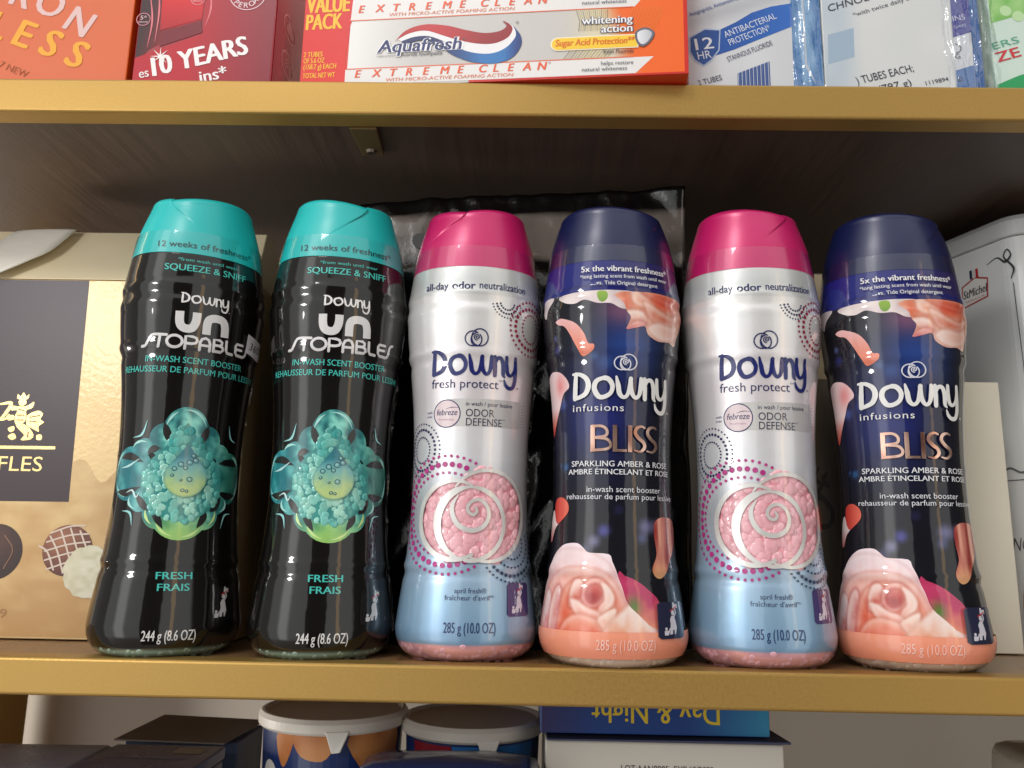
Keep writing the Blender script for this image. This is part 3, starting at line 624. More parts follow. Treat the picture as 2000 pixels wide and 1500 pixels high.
def navy_art(root):
    fl = Print(bottle_wrap, .09); U0 = (0, 1)
    # night sky ground with soft lights
    def sky(u, v):
        b = np.exp(-((u-.1)/1.7)**2)*np.exp(-((v-13.9)/1.7)**2); c = mixc((15, 15, 24), (40, 70, 138), b*1.0)
        b2 = np.exp(-((u+1.2)/2.0)**2)*np.exp(-((v-10.8)/2.6)**2); c = mixc(c, (34, 44, 118), b2*.95)
        pg = np.exp(-((u+.1)/1.2)**2)*np.exp(-((v-15.5)/.75)**2); c = mixc(c, (138, 92, 120), pg*.85)
        for (x, y, r, k, col) in ((-3.49, 14.4, .16, .7, (110, 124, 190)), (-3.38, 13.85, .26, .6, (50, 56, 150)), (-1.41, 13.43, .22, .6, (86, 120, 176)), (-.95, 13.1, .42, .5, (60, 96, 160)), (-3.0, 11.3, .28, .6, (84, 110, 190)), (-2.3, 11.6, .3, .5, (64, 80, 160)), (-2.79, 8.5, .2, .8, (50, 110, 170)), (-3.1, 8.55, .1, .7, (50, 100, 160)),
                                   (-.96, 5.7, .32, .75, (96, 96, 190)), (-1.4, 5.25, .34, .7, (150, 146, 190)), (-1.75, 4.9, .3, .5, (120, 120, 170)), (.92, 5.9, .42, .7, (140, 140, 190)), (.75, 5.4, .3, .6, (110, 120, 180)), (-.3, 6.6, .25, .3, (60, 66, 140)), (-1.3, 9.9, .2, .5, (120, 130, 190)), (1.5, 5.9, .4, .5, (160, 140, 180))):
            c = mixc(c, col, k*np.clip(1.4-np.hypot(u-x, v-y)/r*1.2, 0, 1))
        return c
    fl.poly([(-4.9, 1.45), (-1.6, 1.45), (1.7, 1.45), (4.9, 1.45), (4.95, 16.34), (1.6, 16.34), (-1.6, 16.34), (-4.95, 16.34)], sky, .2, fine=.13)
    fl.poly([(-4.7, 17.86), (4.7, 17.86), (4.9, 16.33), (-4.9, 16.33)], lambda u, v: mixc((30, 36, 118), (46, 40, 92), (u+1)*.35), .3, fine=.25)
    # pale blossom strip and peony under the blue band
    pale = lambda u, v: mixc((240, 226, 222), (206, 186, 190), vnoise(u*2.2, v*3, 5)*1.2 - .2)
    fl.poly([(-3.0, 16.34), (-2.95, 16.0), (-2.4, 15.85), (-1.9, 16.0), (-1.3, 15.8), (-.7, 15.78), (-.2, 15.55), (.4, 15.6), (.6, 16.34)], pale, 1, 5)
    fl.poly([(-4.7, 16.34), (-4.6, 15.7), (-4.3, 15.5), (-4.1, 15.9), (-3.6, 16.34)], (232, 216, 216), 1, 4)
    fl.poly([(-1.3, 16.34), (-1.25, 15.95), (-1.05, 15.85), (-.85, 16.05), (-.9, 16.34)], lambda u, v: mixc((150, 186, 70), (110, 150, 50), (16.3-v)*2), 2, 3)
    def peony(u, v):
        n = vnoise(u*2.6, v*2.2, 8)*.7 + vnoise(u*6, v*6, 1)*.3; c = mixc((242, 190, 168), (224, 118, 88), n*1.25-.2)
        c = mixc(c, (216, 76, 52), np.exp(-((u-2.0)/.85)**2-((v-16.0)/.34)**2)*.85); return mixc(c, (246, 218, 210), np.clip((15.3-v)*.5, 0, .7))
    peo = [([(.9, 16.5), (1.6, 16.1), (2.6, 16.0), (3.6, 16.2), (4.2, 16.5)], (212, 72, 50), (240, 140, 110), U0, .15, .3), ([(.3, 16.5), (.9, 16.15), (1.35, 15.8), (.8, 15.7), (.35, 15.9)], (226, 140, 110), (246, 200, 180), (-1, 0), .1, .6),
        ([(.85, 15.9), (1.3, 15.75), (1.9, 15.5), (2.5, 15.4), (3.2, 15.6), (2.6, 15.1), (1.9, 15.0), (1.2, 15.2)], (216, 110, 84), (244, 186, 164), U0, .1, .6), ([(.0, 15.42), (.4, 15.5), (.8, 15.4), (.95, 15.0), (.55, 15.0), (.15, 15.2)], (230, 150, 130), (250, 220, 210), U0, .08, .5),
        ([(1.1, 14.75), (1.6, 15.0), (2.3, 14.95), (3.0, 15.0), (2.8, 14.5), (2.0, 14.3), (1.4, 14.42)], (236, 170, 150), (250, 216, 204), (-1, -.5), .1, .6), ([(.05, 14.62), (.45, 14.98), (.9, 14.9), (.5, 14.72)], (206, 84, 90), (240, 170, 160), U0, .06, .3)]
    fl.poly([(-.25, 16.34), (-.1, 15.8), (.02, 15.45), (.2, 15.2), (.1, 14.85), (.02, 14.62), (.5, 14.72), (.9, 14.8), (1.05, 14.45), (1.6, 14.2), (2.3, 14.25), (2.8, 14.15), (3.05, 14.6), (3.6, 15.2), (4.2, 15.6), (4.4, 16.34)], soft_petals(peony, peo), 2, 3, fine=.07)
    # loose petals
    fl.poly([(-3.45, 15.16), (-3.2, 15.26), (-2.91, 15.21), (-2.31, 14.94), (-1.91, 14.47), (-1.70, 14.0), (-1.48, 13.95), (-1.42, 13.84), (-1.5, 13.64), (-1.89, 13.42), (-2.13, 13.65), (-2.55, 14.39), (-2.9, 14.86), (-3.25, 14.98)], lambda u, v: mixc((244, 190, 190), (236, 128, 98), (15.2-v)*.62), 3, 4)
    fl.poly([(-4.37, 12.57), (-4.15, 12.8), (-3.75, 12.92), (-3.17, 12.81), (-2.75, 12.46), (-2.61, 12.08), (-2.95, 11.8), (-3.19, 11.21), (-3.60, 10.37), (-3.86, 9.95), (-4.05, 10.5), (-4.23, 11.66)], lambda u, v: mixc(mixc((246, 218, 218), (236, 150, 150), np.exp(-((u+3.15)/.35)**2-((v-12.2)/.5)**2)), (212, 60, 40), np.clip((11.2-v)*.8, 0, 1)), 3, 4)
    fl.poly([(-3.62, 6.4), (-3.55, 7.0), (-3.07, 7.16), (-2.66, 6.93), (-2.62, 6.5), (-3.05, 6.12), (-3.4, 6.0)], lambda u, v: mixc((206, 58, 52), (238, 120, 96), (u+3.6)*.9), 4, 4)
    fl.poly([(-4.15, 5.30), (-4.17, 5.9), (-4.0, 6.4), (-3.75, 6.6), (-3.5, 6.2), (-3.1, 6.15), (-3.63, 5.72), (-3.95, 5.2)], lambda u, v: mixc((246, 226, 224), (214, 90, 90), (6.0-v)*.9), 3, 4)
    fl.poly([(1.42, 6.13), (2.01, 6.35), (2.85, 6.17), (2.95, 5.5), (2.72, 5.0), (2.24, 4.4), (1.85, 3.82), (1.45, 3.72), (1.17, 4.08), (1.44, 4.72), (1.34, 5.5)], lambda u, v: mixc(mixc((240, 172, 150), (150, 48, 46), vnoise(u*6, v*.7, 3)*1.6-.4), (240, 186, 130), np.clip((4.6-v)*1.0, 0, .8)), 3, 4)
    # magenta and green foliage, then the big rose
    fl.poly([(-.6, 1.5), (-.42, 3.85), (-.1, 3.82), (.45, 3.6), (1.0, 3.2), (1.5, 2.7), (1.9, 1.5)], lambda u, v: mixc(mixc((196, 60, 104), (236, 150, 110), (2.9-v)*.9+ (vnoise(u*3, v*3, 2)-.5)*.6), (96, 130, 60), np.exp(-((u-.25)/.3)**2-((v-2.55)/.42)**2)), 1, 3)
    def outer(u, v):
        n = vnoise(u*2.0, v*2.4, 12); c = mixc((240, 206, 214), (236, 152, 140), np.clip((4.5-v)*.32 + (n-.5)*.9, 0, 1)); return mixc(c, (250, 232, 232), np.exp(-((v-3.95-.2*np.sin(u*2))/.28)**2)*.7)
    U = (0, 1)
    petals = [
        ([(-4.7, 2.6), (-4.1, 4.0), (-3.2, 4.72), (-2.2, 4.85), (-1.2, 4.55), (-.7, 4.1), (-.5, 3.3), (-1.2, 3.6), (-2.4, 3.9), (-3.6, 3.3), (-4.2, 2.4)], (236, 168, 162), (250, 228, 230), U, .22, .3),
        ([(-4.3, 1.2), (-4.25, 2.4), (-3.8, 3.4), (-3.0, 3.95), (-2.0, 4.1), (-1.0, 3.9), (-.45, 3.3), (-.1, 2.5), (.3, 1.2)], (232, 120, 92), (246, 190, 178), U, .18, .45),
        ([(-4.5, 1.2), (-4.5, 2.2), (-4.2, 3.0), (-3.8, 3.0), (-3.6, 2.2), (-3.3, 1.2)], (224, 118, 112), (250, 222, 220), (-.5, .8), .12, .6),
        ([(-3.75, 1.2), (-3.75, 2.2), (-3.45, 3.05), (-3.1, 3.3), (-3.0, 2.6), (-3.1, 1.9), (-2.95, 1.2)], (186, 50, 50), (240, 190, 180), (-.9, .3), .09, .5),
        ([(-3.05, 1.2), (-3.05, 2.4), (-2.75, 3.2), (-2.1, 3.62), (-1.3, 3.62), (-.8, 3.2), (-.6, 2.5), (-.9, 1.2)], (222, 84, 56), (244, 170, 146), U, .12, .4),
        ([(-2.55, 2.5), (-2.5, 3.1), (-2.28, 3.55), (-2.0, 3.6), (-1.82, 3.3), (-1.85, 2.9), (-2.1, 2.6)], (206, 84, 66), (250, 208, 196), (-.4, 1), .07, .7),
        ([(-1.95, 2.9), (-1.82, 3.4), (-1.45, 3.66), (-1.05, 3.6), (-.85, 3.25), (-1.0, 2.9), (-1.35, 2.55), (-1.75, 2.55)], (196, 62, 52), (244, 160, 140), (.3, 1), .07, .7),
        ([(-1.72, 3.05), (-1.5, 3.36), (-1.2, 3.34), (-1.12, 3.05), (-1.35, 2.78), (-1.6, 2.8)], (160, 36, 38), (212, 96, 84), U, .07, .15),
        ([(-1.1, 3.5), (-.8, 3.35), (-.6, 2.95), (-.7, 2.6), (-1.0, 2.35), (-1.3, 2.2), (-1.2, 2.55), (-1.0, 2.8), (-1.0, 3.15)], (236, 150, 130), (252, 220, 208), (.8, .3), .07, .7),
        ([(-2.5, 2.75), (-2.2, 2.75), (-1.8, 2.5), (-1.3, 2.3), (-1.1, 1.95), (-1.6, 1.95), (-2.2, 2.15)], (236, 148, 126), (252, 216, 204), U, .08, .7),
        ([(-3.0, 1.2), (-2.85, 1.8), (-2.3, 2.15), (-1.6, 2.05), (-1.2, 1.8), (-1.05, 1.2)], (222, 92, 62), (242, 158, 132), U, .10, .5),
        ([(-1.3, 2.0), (-.95, 2.3), (-.55, 2.45), (-.6, 2.1), (-.85, 1.75), (-1.02, 1.3), (-1.1, 1.65)], (240, 164, 140), (252, 222, 206), U, .07, .6),
        ([(-1.0, 1.2), (-.75, 1.9), (-.25, 2.35), (.1, 2.58), (.6, 2.12), (1.05, 1.7), (1.3, 1.2)], (238, 166, 134), (250, 230, 222), (.3, 1), .12, .5)]
    def rose_ground(u, v): return mixc((240, 176, 176), (253, 232, 238), np.clip((v-2.2)*.5 + (vnoise(u*1.6, v*1.8, 12)-.5)*.7, 0, 1))
    out = [(-4.85, 1.45), (-4.78, 2.4), (-4.44, 3.44), (-3.9, 4.2), (-3.52, 4.63), (-3.1, 4.95), (-2.71, 5.12), (-2.14, 5.15), (-1.85, 4.95), (-1.6, 4.76), (-.77, 4.71), (-.62, 4.4), (-.47, 4.01), (-.22, 3.3), (-.02, 2.68), (.53, 2.15), (.9, 1.8), (1.11, 1.45)]
    fl.poly(catmull(out, True, 3), soft_petals(rose_ground, petals), 3, fine=.05)
    fl.poly([(-4.95, .0+.42), (-1.7, .42), (1.7, .42), (4.95, .42), (4.95, 1.52), (1.7, 1.52), (-1.7, 1.52), (-4.95, 1.52)], lambda u, v: mixc((240, 146, 116), (246, 158, 128), (v-.4)), 14, fine=.2)
    fl.build('flower_print', [INK], root, smooth=True)
    pr, br, ic = (Print(bottle_wrap, .12) for _ in range(3)); T = pr.text; pr.k = br.k = ic.k = 300
    L = 16
    T('5x the vibrant freshness*', -1.99, 2.06, 17.29, .28, WHITE, L, bold=.022); T('*long lasting scent from wash until wear', -2.05, 2.06, 16.97, .17, WHITE, L, bold=.012); T('vs. Tide Original detergent', -1.33, 1.49, 16.63, .18, WHITE, L, bold=.014)
    rose_logo(br, -.02, 13.10, 1.0, .74, (222, 222, 232), L)
    word_downy(br, -2.32, 2.08, 11.48, 1.15, WHITE, L, th=.185)
    T('infusions', -2.31, -.08, 10.92, .31, WHITE, L, space=1.12)
    rg = lambda u, v: mixc((250, 208, 188), (160, 116, 100), vnoise(u*2.6+v*1.6, v*1.2, 3)*1.5-.35)
    b0, b1 = 9.12, 10.30; bw = .15
    br.stroke([(-1.40, b0), (-1.40, b1)], bw*1.25, rg, L, mat=1, cap=False); br.stroke([(-1.42, b1-.05), (-1.0, b1-.06), (-.80, b1-.24), (-.86, b1-.48), (-1.35, b1-.56)], bw*.8, rg, L, 5, mat=1, cap=False)
    br.stroke([(-1.30, b1-.56), (-.82, b1-.62), (-.64, b1-.86), (-.80, b0+.12), (-1.42, b0+.06)], bw*.8, rg, L, 5, mat=1, cap=False)
    br.stroke([(-.46, b1), (-.46, b0)], bw*1.25, rg, L, mat=1, cap=False); br.stroke([(-.46, b0+.06), (.06, b0+.06)], bw*.75, rg, L, mat=1, cap=False)
    br.stroke([(.20, b1), (.20, b0)], bw*1.25, rg, L, mat=1, cap=False)
    for s0 in (.40, .98):
        br.stroke([(s0+.50, b1-.10), (s0+.32, b1-.03), (s0+.10, b1-.12), (s0+.04, b1-.34), (s0+.2, b1-.56), (s0+.42, b1-.74), (s0+.46, b0+.22), (s0+.26, b0+.04), (s0-.02, b0+.08)], [bw*.5, bw*.7, bw, bw, bw*1.1, bw, bw, bw*.7, bw*.4], rg, L, 6, mat=1, cap=False)
    T('SPARKLING AMBER & ROSE', -2.35, 2.11, 8.48, .24, (232, 232, 236), L, bold=.016); T('AMBRE ÉTINCELANT ET ROSE', -2.52, 2.22, 8.13, .23, (232, 232, 236), L, bold=.016)
    T('in-wash scent booster', -1.66, 1.66, 7.36, .25, (226, 226, 232), L); T('rehausseur de parfum pour lessive', -2.61, 2.43, 7.05, .24, (226, 226, 232), L)
    T('285 g (10.0 OZ)', -1.38, 1.12, .80, .42, (252, 206, 190), L)
    safety_icon(ic, 1.26, 2.86, 1.24, 2.75, (36, 40, 66), (214, 210, 220), layer=L)
    T('17 G', 3.02, 3.18, 1.7, .09, (150, 130, 140), L, slope=88)
    pr.build('label_lettering', [INK, FOIL], root, smooth=True); br.build('brand_lettering', [INK, FOIL], root, smooth=True); ic.build('safety_icon', [INK, FOIL], root, smooth=True)
GN = 'navy scent booster bottles'
NAV = thing('navy_bottle', 'navy bottle with printed roses and dark blue cap standing between the two silver bottles', 'bottle', (4.08, 2.4, 0), 8, GN)
sleeve('sleeve', NAV, 17.87, [(0, (222, 190, 170)), (.40, (222, 190, 170)), (.42, (240, 150, 120)), (1.4, (242, 152, 122)), (1.5, (16, 16, 26)), (16.2, (16, 16, 26)), (16.4, (30, 34, 104)), (18, (30, 34, 104))], 'LINEAR', .3, 0)
navy_art(NAV)
base_beads(NAV, (232, 206, 188), .14, .40, 0, .17)
film(NAV, .03, 0.42, FILM, .03).name = 'clear_base'
film(NAV, 17.88, 18.68, FILM)

def seam(root, s_frac=.52):
    V = []; zs = np.linspace(.9, 17.6, 150)
    for z in zs:
        r = float(Rad(z)); x, y, nx, ny = section(np.array([_ss[-1]*s_frac])); d = .10 + .12*float(vnoise(z*.7, 1.3, 4)); tw = .5*(float(vnoise(z*.9, 5.1, 2))-.5)
        V += [(x[0]*r, y[0]*r, z), (x[0]*r+d*.6*(nx[0]-ny[0]*tw), y[0]*r+d*.6*(ny[0]+nx[0]*tw), z), (x[0]*r+d*(nx[0]-ny[0]*tw*2), y[0]*r+d*(ny[0]+nx[0]*tw*2), z)]
    F = [(3*i+k, 3*i+k+1, 3*i+k+4, 3*i+k+3) for i in range(149) for k in range(2)]
    mk('sleeve_seam', V, F, FILM, root, smooth=True)
for b in (BLK, SIL, NAV): seam(b)
def twin(src, name, label, loc, yaw):
    c = src.copy(); COL.objects.link(c); c.location = Vector(loc)*CM; c.rotation_euler = (0, 0, math.radians(yaw)); c['label'] = label
    for ch in list(src.children):
        d = ch.copy(); COL.objects.link(d); d.parent = c
    return c
BLK2 = twin(BLK, 'black_bottle', 'black bottle with teal cap and no price sticker, touching the silver bottle', (-9.26, 3.0, 0), 19)
SIL2 = twin(SIL, 'silver_bottle', 'silver bottle with magenta cap standing between the two navy rose bottles', (10.95, 3.1, 0), -1)
NAV2 = twin(NAV, 'navy_bottle', 'navy bottle with printed roses and dark blue cap beside the plain cream carton', (17.8, 3.1, 0), -6)
tealc, magc, navc = (30, 190, 188), (208, 30, 106), (16, 25, 72)
cap(BLK, 18.12, tealc, -52, 1); cap(BLK2, 18.12, tealc, 28, -1)
cap(SIL, 17.87, magc, -14, -1, .34, .15, .4, 21.1); cap(SIL2, 17.87, magc, 45, -1, .34, .15, .4, 21.1)
cap(NAV, 17.87, navc, 62, -1, .36, .1, .4, 20.78); cap(NAV2, 17.87, navc, 66, -1, .36, .1, .4, 20.95)
def sticker(root):
    s = Print(bottle_wrap, .2); s.k = 900
    s.poly([(2.15, 13.82), (3.25, 13.55), (3.35, 14.45), (2.22, 14.72)], (226, 222, 228), 9)
    s.text('360', 2.36, 3.16, 14.0, .36, (34, 30, 90), 10, shear=.12, slope=-8)
    s.build('price_sticker', [CARD], root, smooth=True)
sticker(BLK)

# ------------------------------------------------------------------ cartons and packs
def card(name, c, rough=.4, coat=0.0, bump=(180, .08, .0006), var=(30, .035), metal=0): return P(name, c, rough, metal, coat, .12, bump=bump, var=var)
class Face:
    """a carton's front face in its own across/up coordinates, ready for print"""
    def __init__(s, root, x0, y0, ang, off=0.0): s.root = root; s.pr = Print(flat_wrap(x0, y0, ang, off)); s.org = tuple(v/CM for v in root.location)
    def done(s, name='printed_lettering', mats=None): return s.pr.build(name, mats or [CARD, GOLDFOIL], s.root, s.org)
def carton(name, label, cat, x0, x1, y, z0, z1, depth, mat, ang=0, pivot=None, bev=.06, group=None, part='carton_body'):
    """upright box whose front runs from across = x0 to x1 along the plane through pivot"""
    px, py = pivot or (0, y); c, sn = math.cos(math.radians(ang)), math.sin(math.radians(ang))
    pt = lambda u, d: (px + u*c - d*sn, py + u*sn + d*c)
    A, B, C2, D = pt(x0, 0), pt(x1, 0), pt(x1, depth), pt(x0, depth)
    ctr = ((A[0]+C2[0])/2, (A[1]+C2[1])/2, z0)
    r = thing(name, label, cat, ctr, 0, group)
    bm = bmesh.new(); hexa(bm, [(*A, z0), (*B, z0), (*C2, z0), (*D, z0), (*A, z1), (*B, z1), (*C2, z1), (*D, z1)], bev)
    from_bm(part, bm, mat, r, ctr)
    return r

ZU = ZT + .02
# --- upper shelf, left to right
r = carton('orange_carton', 'orange carton with pale RON and yellow LESS lettering on the upper shelf', 'carton', -32, -20.1, .8, ZU, 37, 5, card('orange_card', (214, 90, 10), .34, .3))
f = Face(r, 0, .8, 0); T = f.pr.text
for ch, u, v, a in (('R', -26.55, 31.55, -20), ('O', -25.3, 31.2, -24), ('N', -23.62, 30.2, -27)): T(ch, u, None, v, 1.36, (226, 190, 186), bold=.03, slope=a, squash=.95)
for ch, u, v, a in (('L', -27.5, 29.75, -20), ('E', -26.12, 29.3, -21), ('S', -24.72, 28.82, -23), ('S', -23.35, 28.25, -25)): T(ch, u, None, v, 1.42, (240, 168, 38), bold=.035, slope=a)
T('7 NEW', -26.6, None, 28.0, .36, (170, 84, 30), slope=-22)
f.pr.poly([(-31, 37), (-31, 31), (-20.3, 33.5), (-20.3, 37)], lambda u, v: mixc((222, 104, 20), (232, 116, 34), (v-31)*.3), 1)
f.done()

r = carton('red_carton', 'red carton with slanted white 10 YEARS lettering beside the orange carton', 'carton', -19.72, -12.78, .6, ZU, 37, 6.2, card('red_card', (158, 6, 30), .3, .4))
f = Face(r, 0, .6, 0); T = f.pr.text; pr = f.pr
pr.poly([(-19.66, 28.1), (-19.66, 36), (-16.2, 36), (-16.5, 30.5), (-19.0, 28.9)], lambda u, v: mixc((50, 2, 10), (186, 8, 28), (u+19.6)*.55 - .1*(v-29)), 1, fine=.25)
pr.poly([(-19.66, 27), (-19.66, 28.42), (-16.4, 29.78), (-16.4, 36), (-12.86, 36), (-12.86, 27)], lambda u, v: mixc((186, 8, 34), (134, 14, 38), (u+17)*.25), 2, fine=.5)
pr.poly([(-18.55, 29.95), (-18.65, 32.5), (-16.5, 32.6), (-16.5, 30.62)], lambda u, v: mixc((176, 4, 22), (212, 14, 28), (v-30)*.6), 3, fine=.3)
pr.poly([(-18.5, 29.05), (-18.42, 29.9), (-16.52, 30.55), (-16.42, 29.85)], (118, 6, 26), 3)
for p in ([(-19.1, 29.0), (-19.0, 30.5), (-19.25, 32)], [(-18.75, 29.3), (-18.7, 31), (-18.85, 32.5)], [(-16.3, 30.2), (-16.1, 31.2), (-16.2, 32.4)]): pr.stroke(p, [.02, .10, .03], (226, 120, 130), 4, 4)
T('10 YEARS', -18.62, -13.86, 27.42, 1.0, (246, 240, 240), slope=15.5, bold=.045, shear=.06, layer=6)
for a in range(0, 180, 45): pr.stroke([(-18.4-.5*math.cos(math.radians(a)), 28.5-.5*math.sin(math.radians(a))), (-18.4, 28.5), (-18.4+.5*math.cos(math.radians(a)), 28.5+.5*math.sin(math.radians(a)))], [.005, .09, .005], (250, 240, 236), 7)
T('es', -19.3, -18.83, 27.3, .5, (240, 226, 228), slope=13, bold=.02, layer=6); T('ins*', -16.25, -14.92, 27.1, .62, (244, 236, 236), slope=13, bold=.03, layer=6)
pr.stroke(ell(-14.3, 32.05, .92, .92, n=48), .05, (232, 200, 206), 5)
for i, ch in enumerate('PEROX'):
    a = -140 + i*24; T(ch, -14.3+.72*math.cos(math.radians(a))-.12, None, 32.05+.72*math.sin(math.radians(a))-.08, .28, (238, 214, 218), slope=a+90, bold=.01, layer=5)
for (u, v, q) in ((-16.8, 31.75, .36), (-19.45, 30.55, .34)): pr.stroke(ell(u, v, q, q, n=30), .035, (226, 150, 160), 5); T('5*', u-.16, u+.16, v-.02, .22, (240, 190, 196), layer=5); T('PEROX', u-.24, u+.24, v-.2, .09, (240, 190, 196), layer=5)
f.done()
f = Face(r, -12.78, .6, 90); T = f.pr.text; pr = f.pr
pr.poly([(.06, 27), (5.2, 27), (5.2, 37), (.06, 37)], lambda u, v: mixc((196, 24, 70), (206, 32, 72), u*.2), 1)
for v in (31.0, 28.95):
    c = 2.2
    pr.stroke(ell(c, v+.1+.18*c, 1.0, .62, n=36), .1, (246, 200, 208), 3)
    if v > 30:
        for a in (90, 210, 330): pr.poly([(c+.34*math.cos(math.radians(a+t))*1.2+.25*math.cos(math.radians(a)), v+.5+.26*math.sin(math.radians(a+t))+.22*math.sin(math.radians(a))) for t in range(0, 360, 60)], (224, 160, 170), 3)
    else:
        for k in range(3): pr.stroke([(c-.35, v+.2+.2*k), (c, v+.45+.2*k), (c+.35, v+.3+.2*k)], .10, (224, 160, 170), 3)
        pr.stroke([(c, v+.1), (c+.05, v+.9)], .08, (224, 160, 170), 3)
    T('SUGAR' if v > 30 else 'GLUTEN', 1.6, 2.95, v-.62, .26, (226, 168, 178), slope=10, bold=.01); T('FREE', 1.75, 2.8, v-.95, .26, (226, 168, 178), slope=10, bold=.01)
f.done('side_print')

# --- toothpaste twin pack, its right end overhanging the rail
TX, TA = (-2, 0), -5.2
r = carton('toothpaste_carton', 'long orange and white toothpaste value pack overhanging the upper shelf edge', 'carton', -9.5, 9.5, 0, ZU, 35, 7, card('toothpaste_card', (222, 48, 20), .3, .5), TA, TX)
f = Face(r, *TX, TA); T = f.pr.text; pr = f.pr
ORG, SIL_ = (244, 104, 28), (206, 203, 200)
pr.poly([(-9.46, ZU), (-7.1, ZU), (-7.2, 28.6), (-7.06, 30.3), (-6.5, 32.2), (-5.9, 34), (-5.4, 34.96), (-9.46, 34.96)], lambda u, v: mixc((226, 44, 34), (214, 34, 40), (v-28)*.3), 2)
def face_col(u, v):
    c = mixc((238, 236, 234), (202, 198, 194), (u+6.8)*.30); c = mixc(c, (232, 218, 178), np.exp(-((u-5.2)/1.0)**2)*.75); return mixc(c, ORG, (u-5.4 - .25*(30.5-v))*1.1)
pr.poly([(-7.1, ZU), (9.46, ZU), (9.46, 34.96), (-7.0, 34.96)], face_col, 1, fine=.35)
pr.poly([(-7.18, 27.06), (7.0, 27.06), (7.86, 27.9), (-7.18, 27.9)], (234, 230, 228), 2); pr.poly([(-7.06, 30.6), (7.0, 30.6), (7.6, 31.3), (7.6, 33.5), (-6.9, 33.5)], (234, 230, 228), 2)
pr.poly([(9.30, ZU), (9.46, ZU), (9.46, 34.9), (9.30, 34.9)], (206, 30, 16), 3); pr.poly([(-1.0, ZU), (9.46, ZU), (9.46, 27.04), (-1.0, 27.05)], (206, 34, 18), 3)
for v in (27.92, 30.58): pr.stroke([(-7.1, v), (6.9, v)], .05, (232, 110, 70), 4)
YEL = (250, 190, 44)
T('VALUE', -9.36, -7.18, 31.13, .98, YEL, 4, bold=.035); T('PACK', -9.33, -7.5, 30.19, .85, YEL, 4, bold=.035)
T('2 TUBES', -9.36, -8.39, 28.68, .27, YEL, 4, bold=.02); T('OF 5.6 OZ', -9.34, -8.28, 28.34, .27, YEL, 4, bold=.02); T('(158.7 g) EACH', -9.32, -7.66, 28.0, .27, YEL, 4, bold=.02); T('TOTAL NET WT', -9.33, -7.7, 27.52, .27, YEL, 4, bold=.02)
EC = (236, 92, 44)
for v in (27.44, 31.0):
    for i, u in enumerate(np.linspace(-6.67, -1.55, 7)): T('EXTREME'[i], u, None, v, .40, EC, 5, bold=.035, shear=.2)
    for i, u in enumerate(np.linspace(-.52, 2.34, 5)): T('CLEAN'[i], u, None, v, .40, EC, 5, bold=.035, shear=.2)
    T('®', 2.86, None, v+.28, .12, (170, 160, 150), 5)
    T('WITH MICRO-ACTIVE FOAMING ACTION', -5.13, 1.15, v-.28, .18, (226, 130, 96), 5, shear=.2, bold=.008)
# three-band wave
def between(a, b): return list(map(tuple, catmull(a, False, 8))) + list(map(tuple, catmull(b, False, 8)))[::-1]
top = [(-4.75, 29.30), (-4.2, 29.88), (-3.3, 30.16), (-2.2, 30.05), (-1.2, 29.75), (-.3, 29.54), (.45, 29.60), (.80, 29.86), (.62, 30.12)]
m1 = [(-4.6, 29.42), (-4.0, 29.72), (-3.2, 29.82), (-2.3, 29.5), (-1.5, 29.2), (-.6, 28.98), (.2, 28.95), (.85, 29.22), (1.10, 29.66), (.95, 29.95), (.62, 30.16)]
m2 = [(-4.4, 29.3), (-3.8, 29.5), (-3.1, 29.52), (-2.4, 29.25), (-1.7, 28.85), (-.8, 28.5), (.1, 28.42), (.8, 28.7), (1.22, 29.2), (1.25, 29.55), (1.12, 29.84)]
bot = [(-4.3, 29.1), (-3.5, 29.3), (-2.9, 29.2), (-2.3, 28.78), (-1.7, 28.36), (-.75, 27.98), (.3, 27.88), (1.1, 28.15), (1.52, 28.75), (1.5, 29.3), (1.14, 29.84)]
pr.poly(between(top, m1), lambda u, v: mixc((150, 30, 36), (196, 40, 48), np.sin((u+4.7)*.9)*.5+.5), 6, fine=.15)
pr.poly(between(m1, m2), (240, 238, 240), 5); pr.poly(between(m2, bot), lambda u, v: mixc(mixc((28, 40, 96), (40, 118, 186), (u+2.4)*.5), (24, 52, 120), (u-.7)*1.3), 6, fine=.15)
T('Aquafresh', -5.6, -1.40, 28.70, .70, (244, 244, 246), 8, bold=.10, shear=.16); T('Aquafresh', -5.58, -1.44, 28.72, .66, (32, 44, 104), 9, bold=.03, shear=.16); T('®', -1.36, None, 29.2, .13, (120, 116, 116), 8)
T('fluoride toothpaste', -4.42, -2.34, 28.48, .20, (60, 58, 70), 8, shear=.12); T('triple protection', -5.62, -4.5, 28.5, .09, (110, 108, 112), 8)
T('®', 1.25, None, 29.95, .14, (120, 116, 116), 8)
for k in range(16): pr.stroke([(4.2+.1*k, 30.5), (4.35+.09*k, 29.9), (4.3+.1*k, 29.4)], .02, (200, 180, 120) if k % 3 else (120, 112, 96), 4, 4)
for k in range(14): pr.stroke([(3.6+.16*k, 27.96), (3.9+.16*k, 28.38)], .025, (196, 178, 120) if k % 2 else (150, 140, 110), 4)
for k in range(12): pr.stroke([(6.9+.13*k, 30.5), (6.7+.13*k, 29.8), (6.2+.13*k, 29.0)], .02, (236, 150, 60), 4, 4)
T('whitening', 4.45, 6.90, 29.72, .42, (92, 92, 116), 6, bold=.09); T('whitening', 4.47, 6.88, 29.73, .40, (244, 244, 246), 7, bold=.02)
T('action', 5.38, 6.89, 29.24, .42, (92, 92, 116), 6, bold=.09); T('action', 5.40, 6.87, 29.25, .40, (244, 244, 246), 7, bold=.02)
